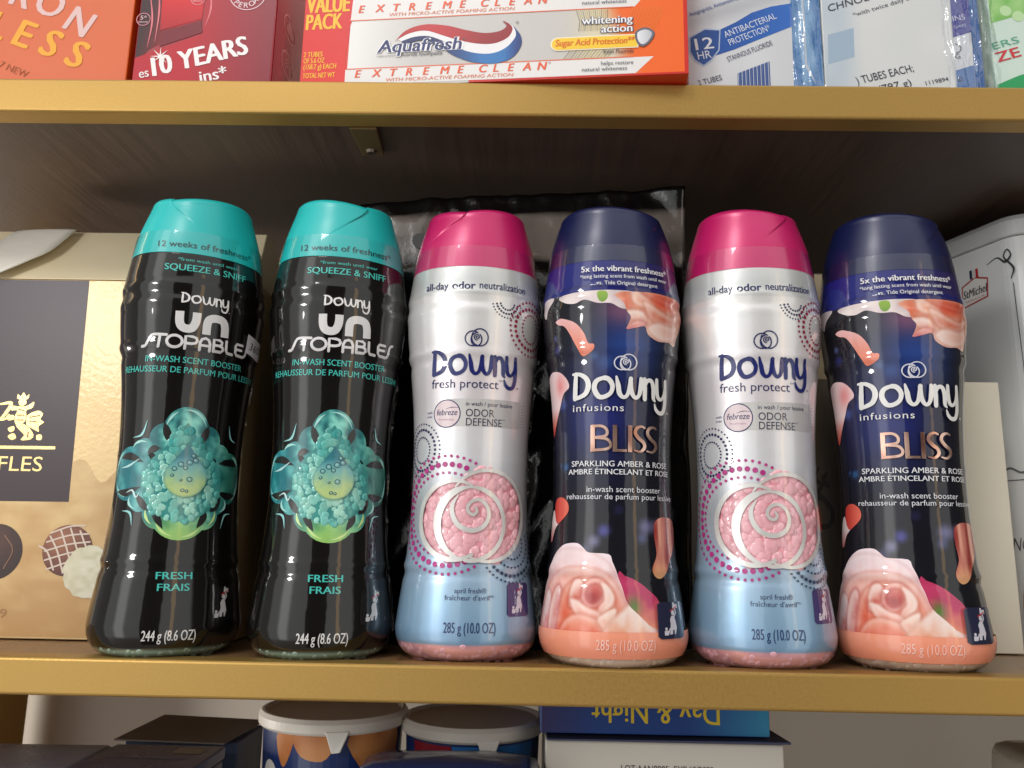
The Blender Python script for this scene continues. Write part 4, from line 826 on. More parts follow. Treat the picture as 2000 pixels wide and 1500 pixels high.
rr = lambda u0, u1, v0, v1: ell(u0+(v1-v0)/2, (v0+v1)/2, (v1-v0)/2, (v1-v0)/2, 90, 270, 12).tolist() + [(u1, v0), (u1, v1)]
pr.poly(rr(2.95, 7.15, 28.38, 29.10), (248, 240, 216), 5); pr.poly(rr(3.02, 7.10, 28.43, 29.05), (250, 206, 56), 6)
T('Sugar Acid Protection**', 3.2, 6.95, 28.62, .34, (226, 116, 30), 8, bold=.03, shear=.12); T('from Fluoride', 5.48, 6.91, 28.12, .22, (44, 44, 60), 8, shear=.1)
pr.poly([(7.02, 29.2), (7.5, 29.42), (7.92, 29.14), (7.74, 28.68), (7.36, 28.40), (7.06, 28.66)], (104, 104, 118), 7, 3); pr.poly([(7.12, 29.15), (7.5, 29.30), (7.8, 29.1), (7.64, 28.72), (7.36, 28.52), (7.15, 28.72)], lambda u, v: mixc((236, 236, 240), (176, 178, 188), (u-7.1)*1.2), 8, 3)
T('helps restore', 5.38, 6.9, 27.53, .20, (92, 96, 104), 6, bold=.008); T('natural whiteness', 4.47, 6.6, 27.24, .20, (92, 96, 104), 6, bold=.008); T('natural whiteness', 4.47, 6.61, 30.81, .20, (92, 96, 104), 6, bold=.008); T('helps restore', 5.38, 6.9, 31.12, .20, (92, 96, 104), 6, bold=.008)
f.done()

# --- two film-wrapped packs and the green carton
def crinkle_film(name, x0, x1, y, z0, z1, root, org, mat, amp=.12, ang=0, seed=0, nx=26, nz=50):
    V = []
    for i in range(nz+1):
        for j in range(nx+1):
            u, v = j/nx, i/nz; x = x0+(x1-x0)*u; z = z0+(z1-z0)*v
            n = (float(vnoise(u*5+seed, v*7, seed))-.5)*2*amp + abs(float(vnoise(u*11+seed, v*4+u*6, seed+3))-.5)*amp*1.6
            V.append((x, y - .05 - n - .25*amp*4*math.sin(u*math.pi), z))
    F = [(i*(nx+1)+j, i*(nx+1)+j+1, (i+1)*(nx+1)+j+1, (i+1)*(nx+1)+j) for i in range(nz) for j in range(nx)]
    return mk(name, V, F, mat, root, org, smooth=True)
WRAP = film_material('clear_shrink_wrap', (.96, .97, .98), .10, 2.4, bump=(160, .5, .002))
r = carton('blue_wrapped_pack', 'white and blue toothpaste pack with a 12 HR shield, right of the orange carton', 'pack', 7.75, 14.45, .9, ZU, 37, 5, card('pack_white', (206, 208, 212), .35, .4))
org = tuple(v/CM for v in r.location)
f = Face(r, 0, .9, 0); T = f.pr.text; pr = f.pr
BL = (36, 80, 158)
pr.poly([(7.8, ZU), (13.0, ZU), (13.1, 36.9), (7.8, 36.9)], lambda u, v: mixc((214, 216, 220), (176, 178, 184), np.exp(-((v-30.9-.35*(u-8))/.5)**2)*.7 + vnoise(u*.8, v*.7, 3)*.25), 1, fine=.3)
pr.poly([(12.95, ZU), (14.42, ZU), (14.42, 36.9), (13.05, 36.9)], lambda u, v: mixc((70, 120, 176), (150, 188, 220), vnoise(u*4, v*.9, 6)*1.4-.4), 2, fine=.15)
pr.poly([(13.5, 37), (13.62, 37), (13.66, 28.6), (14.05, 27.5), (13.55, 28.4)], (186, 196, 210), 3)
pr.poly([(8.5, 30.3), (9.39, 30.42), (10.2, 30.85), (11.03, 31.40), (12.0, 31.75), (13.02, 31.94), (13.04, 30.66), (12.1, 30.25), (11.15, 29.83), (10.1, 29.35), (9.0, 28.95)], lambda u, v: mixc(BL, (52, 110, 196), (u-9)*.22), 3)
pr.poly([(7.86, 30.0), (8.65, 30.5), (9.44, 30.45), (9.36, 29.3), (8.95, 28.7), (8.55, 28.40), (8.1, 28.7), (7.86, 29.2)], (176, 190, 214), 4); pr.poly([(7.93, 29.95), (8.66, 30.42), (9.38, 30.38), (9.3, 29.32), (8.92, 28.78), (8.56, 28.48), (8.15, 28.76), (7.93, 29.2)], (40, 78, 148), 5)
T('12', 8.2, 9.1, 29.28, .62, (226, 228, 234), 6, slope=8, bold=.02); T('HR', 8.3, 8.98, 28.76, .42, (216, 220, 230), 6, slope=10)
T('ANTIBACTERIAL', 9.68, 12.5, 29.98, .34, (214, 222, 236), 6, slope=23); T('PROTECTION*', 9.90, 12.12, 29.55, .34, (214, 222, 236), 6, slope=23)
T('STANNOUS FLUORIDE', 9.78, 12.2, 28.66, .27, (70, 76, 104), 6, slope=23); T('Antigingivitis, Antisensitivity', 7.95, 10.6, 31.15, .20, (52, 84, 150), 6, slope=22)
for k in range(26):
    u = 10.2 + k*.062; w = .02 + .03*((k*7) % 3); top = 28.05 + (u-10.2)*.42; pr.poly([(u, ZU+.05), (u+w, ZU+.05), (u+w, top), (u, top)], (60, 88, 150), 4)
T('2 TUBES', 8.3, 9.5, 27.35, .28, (60, 64, 84), 6, slope=16)
f.done()
crinkle_film('crinkled_film', 12.9, 14.46, .9, ZU+.02, 36.9, r, org, WRAP, .10, seed=4)

r = carton('film_wrapped_pack', 'clear film wrapped white pack printed TUBES EACH beside the green carton', 'pack', 14.5, 22.3, .9, ZU, 37, 5, card('pack_grey', (200, 204, 206), .4, .2))
org = tuple(v/CM for v in r.location)
f = Face(r, 0, .9, 0); T = f.pr.text; pr = f.pr
pr.poly([(14.55, ZU), (20.85, ZU), (20.98, 36.9), (14.6, 36.9)], lambda u, v: mixc(mixc((212, 214, 214), (176, 192, 206), np.clip((16.4-u)*.8, 0, .8)), (226, 226, 226), vnoise(u*.7, v*.7, 5)*.5), 1, fine=.3)
pr.poly([(14.7, 28.6), (16.0, 29.0), (16.05, 30.6), (14.75, 30.2)], (160, 180, 200), 2)
pr.poly([(20.9, ZU), (21.78, ZU), (21.9, 36.9), (21.0, 36.9)], (214, 216, 222), 2); pr.poly([(20.92, 30.1), (21.86, 30.42), (21.95, 36.9), (21.0, 36.9)], (74, 76, 150), 3); pr.poly([(20.9, ZU), (21.78, ZU), (21.8, 28.6), (20.9, 28.3)], (84, 120, 176), 3)
pr.poly([(21.8, ZU), (22.26, ZU), (22.26, 36.9), (21.9, 36.9)], (60, 100, 160), 3)
DK = (52, 56, 72)
T('CHNOLOGY', 14.86, 18.4, 31.47, .38, DK, 5, slope=18, shear=.2); T('*with twice daily brushing', 16.1, 20.3, 31.2, .22, (84, 88, 100), 5, slope=19)
T(') TUBES EACH;', 16.05, 18.95, 27.50, .40, DK, 5, slope=14.5); T('(797 g)', 17.1, 18.75, 27.08, .36, DK, 5, slope=14); T('1119894', 19.4, 20.55, 27.48, .22, DK, 5, slope=13)
T('INS', 21.0, 21.62, 31.0, .28, (206, 208, 228), 5, slope=10); T('DAYS', 21.05, 21.64, 30.58, .15, (196, 198, 222), 5, slope=14); T('G', 20.95, 21.2, 28.93, .25, (64, 68, 84), 5, slope=10); pr.stroke(ell(20.95, 29.5, .3, .25, -80, 80, 14), .05, (90, 92, 104), 5); T('g)', 20.95, 21.2, 27.75, .22, DK, 5, slope=12)
f.done()
crinkle_film('crinkled_film', 20.4, 23.0, .86, ZU+.02, 36.9, r, org, WRAP, .16, seed=11, nx=34, nz=70)

r = carton('green_carton', 'pale green and white carton at the right end of the upper shelf', 'carton', 23.05, 30, 1.3, ZU, 37, 5, card('green_card', (206, 226, 214), .4, .2))
f = Face(r, 0, 1.3, 0); T = f.pr.text; pr = f.pr
pr.poly([(23.1, 31.2), (26, 32.1), (29.9, 33.2), (29.9, 36.9), (23.1, 36.9)], lambda u, v: mixc((120, 186, 92), (170, 214, 140), vnoise(u*2, v*2, 3)), 1, fine=.3)
for (u, v) in ((23.9, 31.9), (24.5, 31.6)): pr.disc(u, v, .3, (190, 224, 170), 2)
T('ERS', 23.1, 24.5, 29.72, .36, (96, 170, 140), 4, slope=17); T('ZE', 23.25, 24.5, 29.02, .52, (206, 56, 66), 4, slope=17, bold=.03)
pr.poly([(23.1, ZU), (26, ZU), (26, 28.9), (24.2, 28.3), (23.1, 27.8)], (40, 160, 96), 3)
f.done()

# --- behind the bottles
choc = thing('gift_box', 'gold truffle gift box with dark brown panel and white ribbon', 'gift box', (-24, 10, 0))
co = (-24, 10, 0)
gcard = card('gold_embossed_card', (224, 194, 140), .42, .15, bump=(420, .16, .0007, 2), var=(14, .03), metal=.2)
bm = bmesh.new(); X0, X1 = -33, -14.6
hexa(bm, [(X0, 6, 0), (X1, 6, 0), (X1, 14, 0), (X0, 14, 0), (X0, 6, 18.62), (X1, 6, 18.62), (X1, 14, 18.62), (X0, 14, 18.62)], .05)
from_bm('carton_body', bm, gcard, choc, co)
bm = bmesh.new(); hexa(bm, [(X0, 6.02, 18.66), (X1, 6.02, 18.66), (X1, 13.9, 18.66), (X0, 13.9, 18.66), (X0+.6, 9, 22.5), (X1-.6, 9, 22.5), (X1-.6, 10.4, 22.5), (X0+.6, 10.4, 22.5)], .06)
from_bm('sloped_lid', bm, card('cream_gold_card', (246, 230, 194), .45, .1, metal=.15), choc, co)
f = Face(choc, 0, 6, 0); T = f.pr.text; pr = f.pr
pr.poly([(X0+.1, .1), (X1-.1, .1)] + [(X1-.1-(X1-X0-.2)*t, 8.2+.9*math.sin(t*23)*math.sin(t*9)+.3*math.sin(t*61)) for t in np.linspace(0, 1, 60)], lambda u, v: mixc((204, 160, 104), (232, 200, 142), np.clip((v-1.5)*.12+(vnoise(u*.8, v*1.9, 4)-.5)*.9+(vnoise(u*3, v*6, 2)-.5)*.3, 0, 1)), .5, fine=.25)
pr.poly([(X0+.1, 6.72), (-23.30, 6.76), (-23.62, 18.58), (X0+.1, 18.58)], lambda u, v: mixc((58, 40, 44), (66, 52, 62), (v-7)*.1), 1)
gf = (222, 194, 134)
pr.stroke([(-30, 9.5), (-24.34, 9.52)], .16, gf, 3, mat=1, cap=False)
T('TRUFFLES', -30.3, -24.9, 8.30, .74, (216, 188, 130), 3, mat=1)
pr.stroke([(-27.5, 10.9), (-27.2, 11.25), (-26.95, 11.82), (-27.5, 11.78)], [.1, .18, .2, .1], gf, 3, 5, mat=1); pr.stroke([(-27.9, 10.92), (-27.2, 10.98), (-27.0, 11.2)], .12, gf, 3, 5, mat=1)
crest = [[(-26.62, 12.05), (-26.66, 12.32), (-26.5, 12.2), (-26.36, 12.42), (-26.2, 12.2), (-26.06, 12.32), (-26.12, 12.05)], [(-26.55, 12.0), (-26.18, 12.0), (-26.2, 11.75), (-26.5, 11.72)],
    [(-26.95, 11.7), (-26.5, 11.66), (-26.1, 11.7), (-25.75, 11.92), (-25.8, 11.6), (-26.1, 11.45), (-26.05, 11.1), (-26.2, 10.75), (-26.55, 10.7), (-26.68, 11.1), (-26.58, 11.45), (-26.9, 11.45)],
    [(-26.0, 11.2), (-25.5, 11.45), (-25.2, 11.3), (-25.3, 11.0), (-25.1, 10.85), (-25.35, 10.62), (-25.3, 10.35), (-25.65, 10.5), (-26.0, 10.7)], [(-26.55, 10.68), (-26.1, 10.72), (-25.7, 10.4), (-25.55, 10.1), (-25.75, 9.92), (-26.2, 9.9), (-26.05, 10.15), (-26.25, 10.35)],
    [(-27.05, 11.15), (-26.75, 11.2), (-26.7, 10.98), (-27.0, 10.92)], [(-26.95, 10.5), (-26.65, 10.62), (-26.6, 10.4), (-26.8, 10.3)], [(-26.9, 10.1), (-26.6, 10.25), (-26.45, 10.0), (-26.7, 9.9)], [(-25.4, 10.15), (-25.15, 10.2), (-25.1, 9.95), (-25.35, 9.92)]]
for p in crest: pr.poly(p, gf, 4, 3, mat=1)
for p in ([(-26.5, 11.5), (-26.2, 11.45)], [(-26.55, 11.2), (-26.2, 11.2)], [(-26.5, 10.95), (-26.2, 10.95)], [(-25.85, 11.1), (-25.35, 11.2)], [(-25.85, 10.9), (-25.4, 10.85)], [(-25.85, 10.3), (-25.85, 10.05)]): pr.stroke(p, .05, (96, 72, 50), 6, mat=0)
def truffle(u0, v0, r, a, b, k): pr.poly(ell(u0, v0, r, r, n=41)[:-1], lambda u, v: mixc(a, b, np.hypot(u-u0+.35*r, v-v0-.4*r)/r*.75 + (vnoise(u*6, v*6, k)-.5)*.2), 2+k*.2, fine=.18)
truffle(-26.75, 4.2, 1.4, (104, 66, 52), (50, 26, 22), 1)
for dx in (-.6, .2, .9): pr.stroke([(-26.75+dx-.5, 5.3-.3*abs(dx)), (-26.75+dx, 4.3), (-26.75+dx-.35, 3.2+.2*abs(dx))], .05, (150, 110, 86), 5, 5)
truffle(-23.06, 4.33, 1.28, (176, 116, 84), (96, 50, 38), 2)
for k in range(5):
    d = -1.0 + k*.5; pr.stroke([(-23.06+d-.45, 4.33+math.sqrt(max(.05, 1.5-(d-.45)**2))*.9), (-23.06+d, 4.33+.1*d), (-23.06+d+.4, 4.33-math.sqrt(max(.05, 1.5-(d+.4)**2))*.9)], .09, (226, 206, 190), 5, 4)
    pr.stroke([(-23.06-1.15*math.cos(.3*k-.6), 4.33-.95+.45*k), (-23.06, 4.33-.75+.45*k+.15), (-23.06+1.1*math.cos(.4*k-.8), 4.33-.35+.4*k)], .08, (226, 206, 190), 5, 4)
pts = [(-21.85+(1.3+.03*math.sin(9*a)+.03*math.sin(17*a))*math.cos(a), 3.3+(1.3+.03*math.sin(9*a+1)+.03*math.cos(15*a))*math.sin(a)) for a in np.linspace(0, 2*math.pi, 60, endpoint=False)]
pr.poly(pts, lambda u, v: mixc((236, 230, 206), (206, 198, 162), vnoise(u*5, v*5, 9)*.8), 6, fine=.15)
T('9', -26.1, -25.75, 1.0, .42, (176, 132, 84), 3)
f.done('printed_front')
# folded ribbon lying on the sloped lid
def ribbon():
    A = catmull([(-31.2, 5.85, 18.6), (-30.6, 6.35, 19.6), (-30.1, 7.5, 21.0), (-29.8, 8.6, 22.2), (-29.4, 8.85, 22.46)], False, 6)
    B = catmull([(-28.3, 5.8, 18.75), (-27.2, 6.5, 19.75), (-26.5, 7.15, 20.55), (-26.2, 8.0, 21.6), (-26.1, 8.8, 22.46)], False, 6)
    V = []; n = len(A)
    for t in np.linspace(0, 1, 7):
        q = A*(1-t)+B*t; q[:, 1] -= .14*math.sin(t*math.pi) + .06 + .22*t*t; V.append(q)
    V = np.vstack(V); F = [(i*n+j, i*n+j+1, (i+1)*n+j+1, (i+1)*n+j) for i in range(6) for j in range(n-1)]
    o = mk('ribbon', V, F, P('satin_ribbon', (244, 238, 226), .4, metal=.05, bump=(60, .3, .002)), choc, co, smooth=True)
    md = o.modifiers.new('thickness', 'SOLIDIFY'); md.thickness = .0006
ribbon()

r = carton('brown_carton', 'plain dark brown carton behind the two black bottles', 'carton', -14.2, -10.6, 9.5, 0, 19.3, 6, card('dark_brown_card', (64, 48, 38), .6))
def pouch():
    t = thing('foil_pouch', 'black foil pouch with pale top band and round holes behind the middle bottles', 'pouch', (-.4, 8, 0)); po = (-.4, 8, 0)
    nx, nz = 90, 110; X0, X1, H = -9.5, 8.75, 24.9
    def surf(u, v, front):
        x = X0+(X1-X0)*u; z = v*(H - 1.2*(1-u)**1.5)
        th = 1.5*math.sin(math.pi*u)**.6*np.clip((1-v)*1.6, 0, 1)**.7*(1 if v > .02 else .9)
        n = (float(vnoise(u*6, v*7, 4))-.5)*.55 + (float(vnoise(u*17+v*5, v*15, 5))-.5)*.22 + (abs(float(vnoise(u*9-v*6, v*10+u*4, 8))-.5))*.35
        k = np.clip((v-.90)/.1, 0, 1); n += ((float(vnoise(u*13, v*14+u*6, 2))-.5)*.5 + abs(float(vnoise(u*21+v*9, v*18, 6))-.5)*.4)*k
        return (x, (7.7 if front else 7.85) + (-th-n if front else th-n*.6) - .25*k, z)
    V = [surf(j/nx, i/nz, True) for i in range(nz+1) for j in range(nx+1)]; n0 = len(V); V += [surf(j/nx, i/nz, False) for i in range(nz+1) for j in range(nx+1)]
    w = nx+1; F = []
    for i in range(nz):
        for j in range(nx):
            a = i*w+j; F.append((a, a+1, a+w+1, a+w)); F.append((n0+a+1, n0+a, n0+a+w, n0+a+w+1))
    for i in range(nz): F += [(i*w, i*w+w, n0+i*w+w, n0+i*w), (i*w+nx+w, i*w+nx, n0+i*w+nx, n0+i*w+nx+w)]
    for j in range(nx): F += [(nz*w+j, nz*w+j+1, n0+nz*w+j+1, n0+nz*w+j), (j+1, j, n0+j, n0+j+1)]
    C = []
    V = np.array(V)
    zz, xx = V[:, 2], V[:, 0]; lo = 20.3 + .02*xx; hi = 23.3 + .09*(xx+1)*.5
    pale = (np.clip((zz-lo)*4, 0, 1)*np.clip((hi-zz)*5, 0, 1))
    cols = lin(mixc((13, 12, 13), (140, 130, 122), pale*np.clip(.55+.9*vnoise(xx*.5, zz*.8, 3), 0, 1)))
    mk('pouch_body', V, F, P('glossy_black_foil', (14, 13, 14), .2, coat=.6, coat_rough=.1, vcol=True, bump=(110, .35, .0015)), t, po, smooth=True, cols=cols)
    for (x, z) in ((-6.0, 21.5), (2.45, 21.4)):
        bm = bmesh.new(); bmesh.ops.create_cone(bm, cap_ends=True, segments=28, radius1=.44, radius2=.44, depth=.16)
        bmesh.ops.rotate(bm, verts=bm.verts, matrix=Matrix.Rotation(math.pi/2, 3, 'X')); 
        y = surf((x-X0)/(X1-X0), z/(H-1.2*(1-(x-X0)/(X1-X0))**1.5), True)[1]
        bmesh.ops.translate(bm, verts=bm.verts, vec=(x, y+.02, z)); from_bm('hang_hole', bm, P('dark_eyelet', (30, 22, 18), .2, coat=.8), t, po)
    # faint printed outline lines lower on the pouch
pouch()

r = carton('beige_carton', 'taupe carton with pale top and dark brush lettering behind the silver bottle', 'carton', 13.2, 19.0, 10.5, 0, 21.1, 6, card('taupe_card', (104, 92, 80), .6))
f = Face(r, 0, 10.5, 0); pr = f.pr
pr.poly([(13.3, 14.6), (18.9, 14.75), (18.9, 21.0), (13.3, 21.0)], lambda u, v: mixc((196, 178, 146), (206, 190, 160), (v-15)*.2), 1)
for p in ([(16.6, 9.6), (16.3, 9.0), (16.7, 8.6), (16.3, 8.0), (16.8, 7.8)], [(15.6, 8.6), (16.4, 8.2), (17.2, 7.2), (17.0, 6.4), (16.2, 6.4), (16.5, 7.2)], [(17.0, 9.3), (16.8, 8.9), (17.1, 8.5)]):
    pr.stroke(p, [.08, .3, .2, .34, .1], (44, 32, 28), 3, 6)
f.done()

carton('cream_carton', 'plain cream carton standing beside the navy bottle', 'carton', 18.6, 25.65, 8.0, 0, 14.15, 2.6, card('cream_card', (232, 224, 204), .55), ang=0)
def tin():
    t = thing('biscuit_tin', 'white biscuit tin with rounded corner and red white badge at right', 'tin', (31.5, 17, 0)); to = (31.5, 17, 0)
    c0 = np.array((28.4, 8.9)); e1 = np.array((-.33, .944)); e2 = np.array((.944, .33))
    def outline(grow, n=10):
        L1, L2, r = 13.0, 11.0, 1.5; pts = []
        for (a, b, s) in ((0, 0, 180), (L2, 0, 270), (L2, L1, 0), (0, L1, 90)):
            ca = (r if a == 0 else a-r, r if b == 0 else b-r)
            for q in np.linspace(s, s+90, n): pts.append((ca[0]+(r+grow)*math.cos(math.radians(q)), ca[1]+(r+grow)*math.sin(math.radians(q))))
        return [tuple(c0 + e2*a + e1*b) for a, b in pts]
    def slab(name, layers, m):
        V = []; F = []
        for g, z in layers: V += [(x, y, z) for x, y in outline(g)]
        n = len(outline(0))
        for i in range(len(layers)-1): F += [(i*n+j, i*n+(j+1) % n, (i+1)*n+(j+1) % n, (i+1)*n+j) for j in range(n)]
        F += [tuple(range(n))[::-1], tuple(range((len(layers)-1)*n, len(layers)*n))]
        return mk(name, V, F, m, t, to, smooth=False)
    tm = P('tin_white_enamel', (236, 238, 238), .28, coat=.6, coat_rough=.1, bump=(60, .1, .001), var=(8, .04))
    slab('tin_body', [(0, .0), (0, 23.2)], tm)
    slab('lid', [(.06, 23.26), (.26, 23.3), (.28, 24.15), (.1, 24.45), (-.3, 24.5)], P('tin_lid', (222, 224, 224), .3, coat=.5))
    # print on the long side facing left
    ang = math.degrees(math.atan2(-.944, .33)); st = c0 + e1*11.5
    f = Face(t, st[0], st[1], ang, .01); pr = f.pr; T = pr.text; L = 11.5
    # badge, line ornament, faint tower drawing
    u0 = 7.3
    B = lambda u, v: (7.0+u*.72, 19.75+(v-18.1)*.78)
    pr.poly([B(0, 18.1), B(2.6, 18.5), B(2.75, 20.0), B(1.5, 20.4), B(.1, 19.9)], (176, 44, 44), 2); pr.poly([B(.12, 18.22), B(2.48, 18.6), B(2.62, 19.9), B(1.5, 20.25), B(.22, 19.8)], (236, 234, 230), 3)
    T('StMichel', B(.2, 0)[0], B(2.5, 0)[0], B(0, 18.85)[1], .5, (44, 40, 44), 4, shear=.2, bold=.02, slope=3); T('French Biscuits since 1905', B(.4, 0)[0], B(2.3, 0)[0], B(0, 18.5)[1], .13, (176, 60, 60), 4, slope=4)
    for k, cc in enumerate(((30, 40, 70), (220, 220, 220), (190, 40, 44))): pr.poly([B(1.0+.3*k, 20.3), B(1.25+.3*k, 20.3), B(1.25+.3*k, 21.0), B(1.0+.3*k, 21.0)], cc, 3)
    ik = (70, 72, 76)
    pr.stroke([(9.0, 22.0), (9.7, 22.2), (10.2, 21.8), (10.6, 22.1), (10.4, 22.5), (10.15, 22.1), (10.7, 21.3), (10.5, 20.7)], [.05, .08, .16, .1, .08, .1, .14, .05], ik, 3, 6)
    pr.stroke([(10.6, 20.4), (10.75, 14), (10.9, 2)], .05, ik, 3)
    pr.poly([(4.4, 4), (4.9, 9), (5.3, 14.5), (5.42, 17), (5.55, 14.5), (5.95, 9), (6.5, 4), (6.0, 4), (5.45, 8), (4.9, 4)], (96, 98, 102), 2)
    pr.stroke([(8.6, 9.5), (9.2, 9.8), (9.9, 9.5), (10.5, 9.7)], .12, (110, 112, 116), 2, 4); pr.stroke([(8.5, 9.1), (10.5, 9.1)], .06, (110, 112, 116), 2); T('FRANCE', 7.6, 10.3, 5.2, .7, (84, 86, 90), 2, shear=.2)
    pr.poly(ell(10.4, 1.9, 1.2, 2.6, n=30)[:-1], lambda u, v: mixc((206, 150, 84), (170, 110, 56), vnoise(u*2, v*2, 3)), 3, fine=.3)
    f.done()
tin()

# --- lower compartment
ZL = -17.0 + .02
carton('white_carton', 'white carton with a printed lot number under the blue Day and Night box', 'carton', 1.15, 12.0, 4.0, ZL, -3.72, 7, card('white_card', (196, 190, 180), .5))
wc = bpy.data.objects['white_carton']
f = Face(wc, 0, 4.0, 0); f.pr.text('LOT:AAN8005  EXP:10/2022', 4.6, 8.8, -5.02, .30, (70, 66, 64), 3, bold=.008); f.done()
bm = bmesh.new(); hexa(bm, [(1.2, 3.7, -3.68), (12.2, 3.5, -3.60), (11.6, 10.8, -3.55), (1.2, 10.8, -3.60), (1.2, 3.7, -3.60), (12.2, 3.5, -3.50), (11.6, 10.8, -3.45), (1.2, 10.8, -3.50)], .02)
from_bm('open_flap', bm, card('flap_card', (56, 60, 88), .5), wc, tuple(v/CM for v in wc.location))
r = carton('blue_carton', 'blue carton with upside-down yellow Day and Night lettering under the lower shelf', 'carton', .9, 11.42, 4.0, -3.42, -1.75, 6.4, card('blue_card', (20, 62, 128), .4, .3))
f = Face(r, 0, 4.0, 0); pr = f.pr
pr.poly([(.95, -3.38), (11.38, -3.38), (11.38, -1.79), (.95, -1.79)], lambda u, v: mixc(mixc((44, 36, 92), (16, 58, 128), (u-1)*.4), (44, 132, 172), np.clip((u-7.6)*.28, 0, 1)), 1, fine=.3)
pr.text('Day & Night', 3.25, 9.12, -2.92, .95, (212, 182, 40), 3, bold=.012, flip=True)
f.done()

def tub(label, x, y, R, ztop, art, hgt):
    t = thing('snack_tub', label, 'tub', (x, y, ZL), 0, 'snack tubs under the lower shelf'); n = 72
    def lathe2(name, prof, m):
        V = []; F = []
        for r_, z in prof: V += [(x+r_*math.sin(a), y-r_*math.cos(a), z) for a in np.arange(n)*2*math.pi/n]
        F = [(i*n+j, i*n+(j+1) % n, (i+1)*n+(j+1) % n, (i+1)*n+j) for i in range(len(prof)-1) for j in range(n)] + [tuple(range(n))[::-1], tuple(range((len(prof)-1)*n, len(prof)*n))]
        return mk(name, V, F, m, t, (x, y, ZL), smooth=False)
    rb = lambda z: R*(.80 + .14*(z-ZL)/(ztop-ZL))
    lathe2('tub_body', [(rb(ZL)*.96, ZL), (rb(ZL), ZL+.3), (rb(ztop-.7), ztop-.75)], P('tub_plastic', (24, 46, 98), .4, coat=.3))
    lathe2('lid', [(R*.97, ztop-.72), (R, ztop-.6), (R, ztop-.22), (R*.965, ztop-.02), (R*.93, ztop), (R*.90, ztop-.16), (R*.3, ztop-.18)], P('lid_plastic', (218, 212, 202), .42, sub=.1))
    bm = bmesh.new(); hexa(bm, [(x+.75, y-R-.06, ztop-1.45), (x+1.15, y-R-.02, ztop-1.4), (x+1.15, y-R+.14, ztop-1.4), (x+.75, y-R+.08, ztop-1.45), (x+.4, y-R-.06, ztop-.5), (x+1.5, y-R+.22, ztop-.5), (x+1.5, y-R+.4, ztop-.5), (x+.4, y-R+.1, ztop-.5)], .05)
    from_bm('pull_tab', bm, P('tab_plastic', (224, 220, 212), .45), t, (x, y, ZL))
    def wr(u, v, h): a = np.asarray(u)/R; r_ = rb(np.asarray(v)) + h; return np.stack([x+r_*np.sin(a), y-r_*np.cos(a), np.asarray(v, float)], 1)
    pr = Print(wr, .4); art(pr, ztop); pr.build('printed_wrap', [CARD], t, (x, y, ZL), smooth=True)
def chips(pr, zt):
    oc = lambda u, v: mixc((170, 98, 48), (206, 146, 92), vnoise(u*1.5, v*1.5, 3))
    z0 = zt-.76
    pr.poly([(-2.4, z0), (-2.3, z0-.9), (-1.9, z0-1.5), (-1.5, z0-.9), (-1.3, z0)], oc, 1, 3); pr.poly([(-1.25, z0), (-1.0, z0-.8), (-.3, z0-1.1), (.5, z0-1.0), (.9, z0)], oc, 1, 3)
    pr.poly([(1.6, z0), (2.2, z0-1.4), (3.4, z0-2.2), (4.6, z0-1.6), (4.8, z0)], oc, 1, 3); pr.poly([(0.6, z0-3.4), (1.0, z0-2.0), (2.4, z0-2.5), (4.4, z0-3.0), (4.6, z0-6), (1.0, z0-6)], oc, 1, 3)
    pr.text('BAKED', -2.0, -.45, z0-2.15, .5, (200, 200, 206), 3, bold=.03); pr.text('WITH', -1.5, -.9, z0-2.6, .22, (200, 200, 206), 3)
    pr.poly(ell(-3.0, z0-2.2, .7, .9, n=20)[:-1], (210, 204, 196), 2)
def redblue(pr, zt):
    z0 = zt-.76
    pr.poly([(-3.4, z0-.1), (-.9, z0-.1), (-.8, z0-1.5), (-3.2, z0-1.5)], (140, 24, 40), 1); pr.poly([(-.85, z0-.1), (3.9, z0-.1), (3.9, z0-1.4), (-.75, z0-1.5)], (36, 108, 176), 1)
    pr.poly([(.2, z0-1.9), (2.6, z0-1.7), (2.6, z0-2.0), (.2, z0-2.2)], (196, 206, 214), 2)
tub('white lidded tub printed with orange chips and BAKED, beside the dark open carton', -9.55, 8.4, 3.75, -3.25, chips, 13)
tub('white lidded tub with red and blue label beside the blue carton', -2.45, 8.6, 3.65, -3.55, redblue, 13)
r = carton('dark_carton', 'dark carton with lifted black lid left of the tubs', 'carton', -20.2, -14.4, 8.3, ZL, -5.15, 4.2, card('dark_blue_card', (46, 58, 84), .5))
dl = tuple(v/CM for v in r.location)
bm = bmesh.new(); hexa(bm, [(-20.6, 7.9, -5.08), (-14.9, 7.7, -5.12), (-14.3, 12.4, -4.92), (-20.2, 12.9, -4.86), (-20.6, 7.9, -5.0), (-14.9, 7.7, -5.04), (-14.3, 12.4, -4.84), (-20.2, 12.9, -4.78)], .02)
from_bm('lifted_lid', bm, card('black_card', (104, 94, 84), .5), r, dl)
f = Face(r, 0, 8.3, 0); f.pr.poly([(-19.0, -7.0), (-18.8, -7.0), (-18.8, -5.4), (-19.0, -5.4)], (190, 190, 190), 2); f.done('printed_label')
